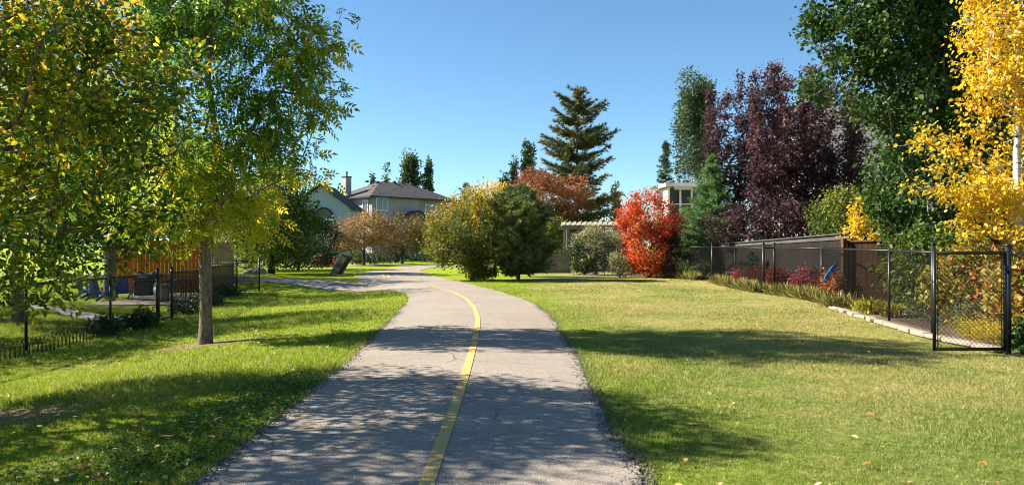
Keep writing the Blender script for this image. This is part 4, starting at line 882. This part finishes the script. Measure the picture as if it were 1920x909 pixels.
# tall black mesh posts behind the red tree
nt_ = thing('net_fence', 'tall thin black netting fence behind the red tree and spruce', 'fence', (X(1253, 38), 38, 0))
for px in (1120, 1136, 1253, 1318): MB().tube([(X(px, 38), 38.6, 0), (X(px, 38), 38.6, 2.5)], .02, 6).build('post', M['black'], nt_)
mb = MB(); chain(mb, (X(1253, 38), 38.6), (X(1318, 38), 38.6), .1, .1, 2.3, .002, .1); mb.build('netting', M['wire'], nt_)
# wooden fences on the right
board_fence('wooden_fence', 'dark stained wooden fence with a grey top rail behind the right chain link fence', (X(1592, 22.5)+.02, 22.5), (X(1334, 36.5), 36.5), ZZ(437, 22.5), ZZ(462, 36.5)+.08, 0, .14, .006, M['darkwood'], M['darkrail'], 7, rails=(.2, .93), cap=True, side=1)
board_fence('wooden_fence', 'reddish brown wooden fence with a tall corner post, under the poplar', (9.2, 20.6), (11.9, 17.6), 1.68, 1.74, 0, .14, .01, M['brownwood'], M['brownrail'], 3, rails=(.25, .95))
MB().box((X(1582, 20.5), 20.5, .88), (.11, .11, 1.76), .2).build('post', M['brownrail'], None)
bpy.data.objects['post.001'] if False else None
cp = [o for o in bpy.data.objects if o.name.startswith('post') and o.parent is None][-1]; cp.name = 'corner_post'; tag(cp, 'thick light brown square post where the two wooden fences meet', 'post')
for (px, D) in ((1395, 31.5), (1318, 34.8)):
    pass
# ---- border stones
rr = np.random.default_rng(8); ybs = 11.25; k = 0
names = ['nearest the gate hinge', 'second from the gate hinge', 'third from the gate hinge', 'seen through the gate mesh', 'behind the free end of the gate', 'just past the gate', 'below the low spreading plants', 'below the line post', 'with the pale lump beside it', 'near the yellow hosta', 'at the corner post', 'farthest of the row']
while ybs < 18.4 and k < 12:
    L = .5+.25*rr.random(); x0, x1 = bedX(ybs), bedX(ybs+L); a = math.atan2(L, x1-x0)
    mb = MB(); cx, cy = (x0+x1)/2+.03, ybs+L/2; mb.box((cx, cy, .01), (L*.94, .14+.06*rr.random(), .06+.035*rr.random()), a+rr.normal()*.09)
    o = mb.build('edging_stone', M['stone'], bevel=.018); tag(o, 'flat pale edging stone of the flower bed, '+names[k], 'stone', 'edging stones of the right flower bed'); ybs += L+.02; k += 1
# ---- bed plants on the right
bp = 'plants in the right flower bed'
def bush(name, label, px, py, w, h, mt, seed, n=2500, sz=.06, leaf='oval', D=None, x=None, tb=.5, gap=.15, cat='plant', sp=.08):
    if D is None: x, D = G(px, py)
    elif x is None: x = X(px, D)
    plant(name, label, cat, (x, D, gz(x, D)), [((0, 0, h*.52), (w, w*.85, h*.52)), ((w*.4, 0, h*.4), (w*.6, w*.6, h*.4))], max(40, n//40), n, leaf, sz, LM[mt], M['barkd'], .018, seed=seed, spread=sp, gap=gap, shell=.55, stem='stems', crown='foliage', group=bp, tbias=tb, alpha=.1, step=.25, rt=.003)
bush('viburnum_shrub', 'tall shrub with red and yellow green leaves seen through the open gate', 0, 0, 1.15, 1.75, 'vib', 301, 7500, .085, 'heart', D=13.9, x=8.9, gap=.25, cat='shrub', sp=.12)
bush('viburnum_shrub', 'red and yellow leaved shrub at the right edge beside the hinge post', 0, 0, .75, 1.7, 'vib', 302, 4200, .085, 'heart', D=12.6, x=8.75, gap=.25, cat='shrub', sp=.12)
bush('gold_perennial', 'mound of golden yellow small leaves seen low through the gate, left one', 0, 0, .36, .36, 'sedum', 303, 2400, .045, 'lance', D=12.9, x=7.9)
bush('gold_perennial', 'mound of golden yellow small leaves seen low through the gate, nearest the hinge side', 0, 0, .34, .34, 'sedum', 304, 2400, .045, 'lance', D=12.3, x=7.95)
bush('sage_plant', 'wide grey green spreading plant between line post and gate', 0, 0, .85, .85, 'grey', 305, 7000, .05, 'lance', D=14.9, x=8.75, sp=.1)
bush('sage_plant', 'grey green plant behind the gate mesh', 0, 0, .7, .75, 'grey', 306, 5500, .05, 'lance', D=13.4, x=8.45, sp=.1)
bush('tall_perennial', 'feathery dry pinkish plant behind the second line post', 0, 0, .4, 1.15, 'dogwood', 307, 1500, .045, 'lance', D=15.6, x=8.7, gap=.4, sp=.12)
bush('leafy_shrub', 'green leafy shrub at the right edge foot of the hinge post', 0, 0, .3, .42, 'clover', 308, 900, .11, 'oval', D=11.1, x=7.75, sp=.1)
bush('leafy_shrub', 'bright green leafy branches over the fence left of the gate', 0, 0, 1.0, 2.0, 'yard', 309, 5500, .12, 'oval', D=16.7, x=9.35, tb=.55, sp=.14, gap=.3)
for j, (x, y, w) in enumerate(((8.3, 17.3, .42), (8.45, 16.6, .4), (8.5, 18.0, .36))):
    rr = np.random.default_rng(320+j); n = 210; a = rr.random(n)*6.28; q = np.stack([np.cos(a), np.sin(a), np.full(n, .75)], 1)+rr.normal(size=(n, 3))*.2
    r = thing('hosta_plant', ['yellow green strap leaved clump in the middle by the brown fence', 'yellow strap leaved clump nearest the line post', 'yellow green clump nearest the corner post'][j], 'plant', (x, y, 0), 0, bp)
    scatter('foliage', 'strap', np.array([x, y, .02])+rr.normal(size=(n, 3))*np.array([.1, .1, .01]), q, np.array([[0, 0, 1.0]]).repeat(n, 0)+.01, w*(.7+.5*rr.random(n)), LM['hosta'], r, rr.random(n))
for j, (px, D, w, h, lab) in enumerate(((1520, 23.0, .62, .85, 'crimson barberry bush behind the fence, left of the blue cloth'), (1410, 28, .75, .8, 'crimson barberry bush behind the fence gate post, below the small blue spruce'), (1565, 20.6, .35, .8, 'orange red barberry bush under the blue cloth'), (1455, 26.8, .4, .75, 'thin crimson barberry bush just right of the fence gate post'))):
    bush('barberry_shrub', lab, 0, 0, w, h, 'barberry', 340+j, 3200, .06, 'diamond', D=D, x=X(px, D), cat='shrub', tb=.5 if j != 2 else .9, gap=.3)
conifer('blue_spruce', 'small pale blue spruce behind the right chain link fence', 'tree', (X(1412, 29), 29.2, 0), 1.35, lambda t: .5*(1-t)**.8+.04, LM['bspruce'], M['barkd'], nb=60, seed=351, leaf='needles', lsize=.1, dens=10, r0=.03)
bush('green_yard_shrub', 'spreading green conifer shrub behind the fence below the pyramidal spruce', 0, 0, .8, 1.0, 'spruce', 352, 2600, .14, 'needles', D=35.0, x=X(1300, 35.0), cat='shrub', sp=.14)
# dry grass tufts at the fence foot: one mass
rr = np.random.default_rng(9); P = []
while len(P) < 15000:
    y = rr.uniform(18.5, 36.5); x = bedX(y)+abs(rr.normal())*.35-.05
    if snoise(np.array([[x, y, 0]]), 5, 1.9)[0] > .05: P.append((x, y, gz(x, y)-.01))
P = np.array(P); d = rr.normal(size=P.shape)*.5+np.array([0, 0, 1.0])
tag(scatter('dry_grass', 'stalk', P, d, rr.normal(size=P.shape), (.10+.40*rr.random(len(P))**2.5), LM['dry'], None, rr.random(len(P))), 'tall dry grass and weeds along the foot of the right fence', 'grass', kind='stuff')
# blue cloth on the fence
bt = G(1545, 530)[1]; D = 20.6; n = 9; mb = MB(); V = []
for i in range(n):
    t = i/(n-1)
    for j in range(5):
        s = j/4; x = X(1546, D)+.40*t; z = .62+.44*t+(.17-.05*t)*(s-.5); V.append((x, D+.03*math.sin(9*t+4*s)+.12*t, z-.03*math.sin(5*s)))
f = [(i*5+j, (i+1)*5+j, (i+1)*5+j+1, i*5+j+1) for i in range(n-1) for j in range(4)]
o = mesh_np('blue_cloth', np.array(V), f, M['bluecloth'], smooth_=True); o.modifiers.new('s', 'SOLIDIFY').thickness = .01
tag(o, 'bright blue cloth slung behind the right chain link fence', 'cloth')
# ---- houses
def V3(o, u, v, a, b, z): return (o[0]+u[0]*a+v[0]*b, o[1]+u[1]*a+v[1]*b, z)
def window(root, o, n, t, w, h, zc, frame='white', mull=1, sill=True, arch=False, blind=False):
    """window centred at o on a wall with outward normal n, tangent t"""
    rz = math.atan2(t[1], t[0]); c = (o[0]+n[0]*.03, o[1]+n[1]*.03); mb = MB()
    for s in (-1, 1): mb.box((c[0]+t[0]*s*w/2, c[1]+t[1]*s*w/2, zc), (.1, .1, h+.1), rz)
    for s in (-1, 1): mb.box((c[0], c[1], zc+s*h/2), (w-.1, .098, .1), rz)
    for k in range(mull): q = w*((k+1)/(mull+1)-.5); mb.box((c[0]+t[0]*q, c[1]+t[1]*q, zc), (.07, .09, h-.1), rz)
    wd = mb.build('window', M[frame], root)
    mb = MB(); mb.box((o[0]+n[0]*.012, o[1]+n[1]*.012, zc), (w-.1, .02, h-.1), rz); g = mb.build('pane', M['glass'], None)
    g.parent = wd; g.data.transform(__import__('mathutils').Matrix.Translation((-root.location[0], -root.location[1], -root.location[2])))
    return wd
an = R(45); o = (-15.0, 80.0); u = (math.cos(an), math.sin(an)); v = (-math.sin(an), math.cos(an)); Lu, Lv = 11.2, 7.2; ze = 6.85; zr = 8.75
hb = thing('house', 'two storey beige house with charcoal hip roof and chimney beyond the crabapples', 'house', (o[0], o[1], 0))
mb = MB(); P = lambda a, b, z: V3(o, u, v, a, b, z)
rec = 6.3
poly = [P(0, 0, 0), P(rec, 0, 0), P(rec, .8, 0), P(Lu, .8, 0), P(Lu, Lv, 0), P(0, Lv, 0)]
mb.prism(poly, (0, 0, ze)); mb.build('wall', M['sid_b'], hb)
e = .5; mb = MB(); Q = [P(-e, -e, ze-.05), P(Lu+e, -e+.2, ze-.05), P(Lu+e, Lv+e, ze-.05), P(-e, Lv+e, ze-.05), P(3.5, 3.6, zr), P(7.4, 3.6, zr)]
mb.add(Q, [(0, 1, 5, 4), (1, 2, 5), (2, 3, 4, 5), (3, 0, 4)]); B = [(q[0], q[1], q[2]-.12) for q in Q[:4]]; b0 = len(mb.v); mb.add(Q[:4]+B, [(0, 4, 5, 1), (1, 5, 6, 2), (2, 6, 7, 3), (3, 7, 4, 0), (7, 6, 5, 4)])
rf = mb.build('roof', M['shing'], hb)
mb = MB(); a_ = [P(-e-.06, -e-.06, ze-.18), P(Lu+e+.06, -e+.14, ze-.18), P(Lu+e+.06, Lv+e, ze-.18), P(-e-.06, Lv+e, ze-.18)]
for i in (0, 1, 3): mb.bar(a_[i], a_[(i+1) % 4], .12, .14)
mb.build('gutter', M['dark'], hb)
cpos = P(-.45, 4.2, 0); mb = MB(); mb.box((cpos[0], cpos[1], 4.6), (.72, .72, 9.0), an); mb.build('chimney', M['sid_b'], hb)
mb = MB(); mb.box((cpos[0], cpos[1], 9.04), (.86, .86, .1), an); mb.tube([(cpos[0], cpos[1], 9.05), (cpos[0], cpos[1], 9.55)], .09, 8); mb.lathe((cpos[0], cpos[1], 9.55), [(.16, 0), (.05, .12)], 8); mb.build('chimney_cap', M['dark'], hb)
nf = (math.sin(an), -math.cos(an)); nl = (-math.cos(an), -math.sin(an))
w1 = P(1.25, 0, 0); window(hb, (w1[0], w1[1]), nf, u, 1.5, 1.35, 5.95); w2 = P(8.6, .8, 0); window(hb, (w2[0], w2[1]), nf, u, 1.5, 1.3, 5.55)
w3 = P(0, 1.2, 0); window(hb, (w3[0], w3[1]), nl, v, 1.0, 1.3, 5.7, mull=0)
w4 = P(3.5, 0, 0); mb = MB(); mb.add([P(3.3, -1.6, 4.3), P(7.3, -1.6, 4.3), P(5.3, -1.6, 5.35), P(3.3, 0, 4.3), P(7.3, .8, 4.3), P(5.3, .4, 5.35)], [(0, 1, 2), (0, 2, 5, 3), (1, 4, 5, 2), (0, 3, 4, 1)]); mb.build('porch_roof', M['shing'], hb)
for k in range(6): q = P(1.2+k*1.2, 3.0-.2*(k % 2), 0); MB().box((q[0], q[1]+.8, zr-.02+(.05 if 2 < k else -.1)), (.3, .3, .22), an).build('roof_vent', M['dark'], hb)
# house A: gable with arched window
hx, hy = X(600, 73), 73.0; ha = thing('house', 'pale blue grey gabled house with a large arched window behind the dark shrub', 'house', (hx, hy, 0))
hw, zap, zev = 2.9, ZZ(347, 73), ZZ(389, 73)
mb = MB(); mb.prism([(hx-hw, hy, 0), (hx+hw, hy, 0), (hx+hw, hy, zev), (hx, hy, zap-.15), (hx-hw, hy, zev)], (0, 6, 0)); mb.build('wall', M['sid_w'], ha)
sl_ = (zap-zev)/hw
mb = MB()
for s in (-1, 1):
    mb.add([(hx, hy-.45, zap), (hx+s*(hw+.35), hy-.45, zev-.35*sl_+.02), (hx+s*(hw+.35), hy+6.3, zev-.35*sl_+.02), (hx, hy+6.3, zap), (hx, hy-.45, zap+.16), (hx+s*(hw+.35), hy-.45, zev-.35*sl_+.18), (hx+s*(hw+.35), hy+6.3, zev-.35*sl_+.18), (hx, hy+6.3, zap+.16)], [(0, 1, 5, 4), (4, 5, 6, 7), (1, 2, 6, 5), (3, 2, 1, 0), (2, 3, 7, 6)])
mb.build('roof', M['shing'], ha)
zw = ZZ(415, 73); wcx = X(607, 73); wr = .92
mb = MB(); arc = [(wcx+wr*math.cos(t), hy-.06, ZZ(408, 73)+wr*math.sin(t)) for t in np.linspace(0, math.pi, 15)]; mb.tube([(arc[0][0], arc[0][1], arc[0][2]-.02)]+arc+[arc[-1]], .09, 6); mb.box((wcx, hy-.05, ZZ(408, 73)), (2*wr, .1, .12)); aw_ = mb.build('arched_window', M['dark'], ha)
mb = MB(); mb.prism([(p[0]*.98+wcx*.02, hy-.03, p[2]) for p in arc], (0, .02, 0)); g = mb.build('pane', M['glass'], ha); 
window(ha, (wcx, hy), (0, -1), (1, 0), 1.9, 1.5, ZZ(426, 73), mull=1)
mb = MB(); mb.box((hx-7, hy+5, 2.3), (9, 6, 4.6)); mb.build('side_wing', M['sid_w'], ha); mb = MB(); mb.prism([(hx-11.8, hy+1.6, 4.55), (hx-11.8, hy+8.4, 4.55), (hx-11.8, hy+5, 6.7)], (9.2, 0, 0)); mb.build('side_roof', M['shing'], ha)
# more distant roof seen behind the mixed tree
hx, hy = X(875, 95), 95; hd = thing('house', 'distant house whose grey roof barely shows over the mixed shrub', 'house', (hx, hy, 0)); mb = MB(); mb.box((hx, hy, 2.8), (9, 7, 5.6)); mb.build('wall', M['sid_b'], hd)
mb = MB(); mb.add([(hx-5, hy-4, 5.6), (hx+5, hy-4, 5.6), (hx+5, hy+4, 5.6), (hx-5, hy+4, 5.6), (hx-2, hy, 7.2), (hx+2, hy, 7.2)], [(0, 1, 5, 4), (1, 2, 5), (2, 3, 4, 5), (3, 0, 4), (3, 2, 1, 0)]); mb.build('roof', M['shing'], hd)
# house C right
x0, x1, y0, y1 = X(1515, 42), X(1515, 42)+12.5, 40.0, 50.0
hc = thing('house', 'tan house with a big grey shingled roof behind the purple trees and poplar', 'house', (x0, y0, 0))
ze, zr = 5.3, ZZ(203, 45.5)
mb = MB(); mb.prism([(x0, y0+1, 0), (x0, y1, 0), (x0, y1, ze), (x0, (y0+y1)/2+.5, zr-.2), (x0, y0+1, ze)], (x1-x0, 0, 0)); mb.build('wall', M['sid_t'], hc)
mb = MB(); yr = (y0+y1)/2+.5
for (ya, za, yb, zb) in ((y0+.4, ze-.25, yr, zr), (y1+.5, ze-.25, yr, zr)):
    mb.add([(x0-.4, ya, za), (x1+.4, ya, za), (x1+.4, yb, zb), (x0-.4, yb, zb), (x0-.4, ya, za+.14), (x1+.4, ya, za+.14), (x1+.4, yb, zb+.14), (x0-.4, yb, zb+.14)], [(0, 1, 5, 4), (4, 5, 6, 7), (3, 2, 1, 0), (0, 4, 7, 3), (1, 2, 6, 5)])
mb.build('roof', M['shing2'], hc)
MB().box(((x0+x1)/2, y0+.33, ze-.2), (x1-x0+.9, .12, .16)).build('gutter', M['white'], hc)
window(hc, (X(1600, 41), y0+1), (0, -1), (1, 0), 1.4, 1.4, 3.9); window(hc, (X(1545, 41), y0+1), (0, -1), (1, 0), 1.2, 1.3, 3.9)
# white sunroom between red tree and spruce
sx0, sx1, sy = X(1253, 50), X(1322, 50), 50.0
sr = thing('sunroom', 'white flat roofed sunroom showing between the red tree and the spruce', 'sunroom', (sx0, sy, 0)); zt = ZZ(344, 50)
mb = MB(); mb.prism([(sx0-.3, sy-.5, zt), (sx0-.3, sy-.5, zt-.22), (sx0-.3, sy+4, zt-.1), (sx0-.3, sy+4, zt+.12)], (sx1-sx0+.8, 0, 0)); mb.build('roof', M['white'], sr)
MB().box(((sx0+sx1)/2+.4, sy-.55, zt-.36), (sx1-sx0+.2, .1, .2)).build('fascia', M['cream'], sr)
MB().box(((sx0+sx1)/2, sy+2, 1.8), (sx1-sx0, 3.3, 3.62)).build('lower_wall', M['sid_b'], sr)
for k in range(4): MB().box((sx0+.08+k*(sx1-sx0-.16)/3, sy+.22, 4.5), (.12, .12, 1.9)).build('mullion', M['white'], sr)
MB().box(((sx0+sx1)/2, sy+.26, 4.5), (sx1-sx0-.2, .03, 1.75)).build('pane', M['glass'], sr)
MB().box(((sx0+sx1)/2, sy+.2, 4.3), (sx1-sx0-.2, .06, .07)).build('transom', M['white'], sr)
MB().box(((sx0+sx1)/2, sy+2.0, 4.52), (sx1-sx0-.1, 3.2, 1.8)).build('back_wall', M['white'], sr)
#==SPLIT3==
# ---- lawn blades: one mass, thinning with distance
rg = np.random.default_rng(99)
def blades(n, dmin, dmax):
    u = rg.random(n); D = dmin*(dmax/dmin)**u; x = (rg.random(n)*2-1)*(D*.74+.8); return x, D
x, y = blades(780000, 3.6, 34)
L_, R_ = pathL(y)+edge_n(y, 1), pathR(y)+edge_n(y, 4)
j = rg.normal(size=len(x))*.045
ok = ((x < L_-.0+j) | (x > R_+j)) & (x < bedX(y)-.02) & ~((x < sideT(0)*0-3.3) & (x > -30) & (y > sideB(x)-.0) & (y < np.where(x < -5.6, sideT(x), 31)))
for (cx, cy, rx, ry, rot) in DIRT:
    a = (x-cx)*math.cos(rot)+(y-cy)*math.sin(rot); b = -(x-cx)*math.sin(rot)+(y-cy)*math.cos(rot); q = np.sqrt((a/rx)**2+(b/ry)**2); ok &= (q > 1.15-1.0*rg.random(len(x))**1.5)
ok &= ~((x < -10.9) & (x > -13.4) & (y > 23.2) & (y < 28.6))
wt = np.interp(x, [p[0] for p in walk_t], [p[1] for p in walk_t]); wbt = np.interp(x, [p[0] for p in walk_b], [p[1] for p in walk_b]); ok &= ~((x < walk_t[-1][0]) & (y < wt) & (y > wbt))
x, y = x[ok], y[ok]; n = len(x); z = ground_z(x, y)-.022
sc = 1.35*np.maximum(1, y/6.5)**.85; patch = np.clip(.6+.5*snoise(np.stack([x, y, 0*x], 1), 12, .9)+.25*snoise(np.stack([x, y, 0*x], 1), 13, 4), .25, 1.3)
h = (.030+.034*rg.random(n)**2)*patch*sc**.3*np.where(x < L_[ok], 1.1, .62)+.008; w = .0021*sc*(.7+.6*rg.random(n))
edge = np.minimum(np.abs(x-L_[ok]), np.abs(x-R_[ok])); h *= np.where(edge < .12, 1.0+.8*rg.random(n), 1)
a = rg.random(n)*6.283; ln = h*(.25+.75*rg.random(n)); b = rg.random(n)*6.283
p0 = np.stack([x, y, z], 1); s = np.stack([np.cos(a)*w, np.sin(a)*w, 0*a], 1); tip = p0+np.stack([np.cos(b)*ln, np.sin(b)*ln, h], 1)
V = np.stack([p0-s, p0+s, tip], 1).reshape(-1, 3)
tag(mesh_np('lawn_grass', V, np.arange(3*n).reshape(-1, 3), M['blade'], tint=rg.random(n)), 'short mown lawn grass on both sides of the path', 'grass', kind='stuff')
# clover and plantain leaves by the left edge of the path
n = 6500; y = 4.2+5.2*rg.random(n)**1.1; off = np.abs(rg.normal(size=n))*1.1; x = pathL(y)-.04-off; k = (snoise(np.stack([x, y, 0*x], 1), 31, 1.6) > -.1); x, y = x[k], y[k]; n = len(x)
P = np.stack([x, y, ground_z(x, y)+.012+.02*rg.random(n)], 1); a = rg.random(n)*6.28
tag(scatter('clover', 'heart', P, np.stack([np.cos(a), np.sin(a), .3*rg.normal(size=n)], 1), np.array([[0, 0, 1.0]]).repeat(n, 0)+.35*rg.normal(size=(n, 3)), .022+.03*rg.random(n)**2, LM['clover'], None, rg.random(n)), 'clover and plantain leaves in the grass by the left path edge', 'ground cover', kind='stuff')
# fallen leaves: one litter mass
n = 800; y = 4.3*(24/4.3)**rg.random(n); x = (rg.random(n)*2-1)*(y*.7+.5); x[:560] = -np.abs(x[:560])-.5; k = x < 7.2; x, y = x[k], y[k]; k = (x < pathL(y)) | (x > pathR(y)) | (rg.random(len(x)) < .05); x, y = x[k], y[k]; n = len(x)
P = np.stack([x, y, ground_z(x, y)+.03], 1); a = rg.random(n)*6.28; onp = (x > pathL(y)) & (x < pathR(y)); P[:, 2] += np.where(onp, 0, .008)
tag(scatter('leaf_litter', 'oval', P, np.stack([np.cos(a), np.sin(a), .25*rg.normal(size=n)], 1), np.array([[0, 0, 1.0]]).repeat(n, 0)+.3*rg.normal(size=(n, 3)), .04+.045*rg.random(n), LM['litter'], None, rg.random(n)), 'dry fallen leaves scattered on the lawn', 'leaves', kind='stuff')
# crumbling gravel at both path edges
n = 9000; y = 3.6*(20/3.6)**rg.random(n); sd2 = rg.random(n) < .5; off = rg.normal(size=n)*.07; x = np.where(sd2, pathL(y)+edge_n(y, 1)+off, pathR(y)+edge_n(y, 4)+off)
q = np.array([(1, 0, 0), (0, 1, 0), (-1, 0, 0), (0, -1, 0), (0, 0, .8), (0, 0, -.8)]); f = np.array([(0, 1, 4), (1, 2, 4), (2, 3, 4), (3, 0, 4), (1, 0, 5), (2, 1, 5), (3, 2, 5), (0, 3, 5)])
s = .004+.011*rg.random(n)**2.5; V = (np.stack([x, y, ground_z(x, y)+.002], 1)[:, None]+s[:, None, None]*(q[None]*(1+.5*rg.normal(size=(n, 6, 1))))).reshape(-1, 3)
tag(mesh_np('gravel', V, (f[None]+(np.arange(n)*6)[:, None, None]).reshape(-1, 3), make_soil('crumbled_asphalt', (.09, .08, .072), (.42, .38, .33))), 'crumbled gravel along both edges of the path', 'gravel', kind='stuff')
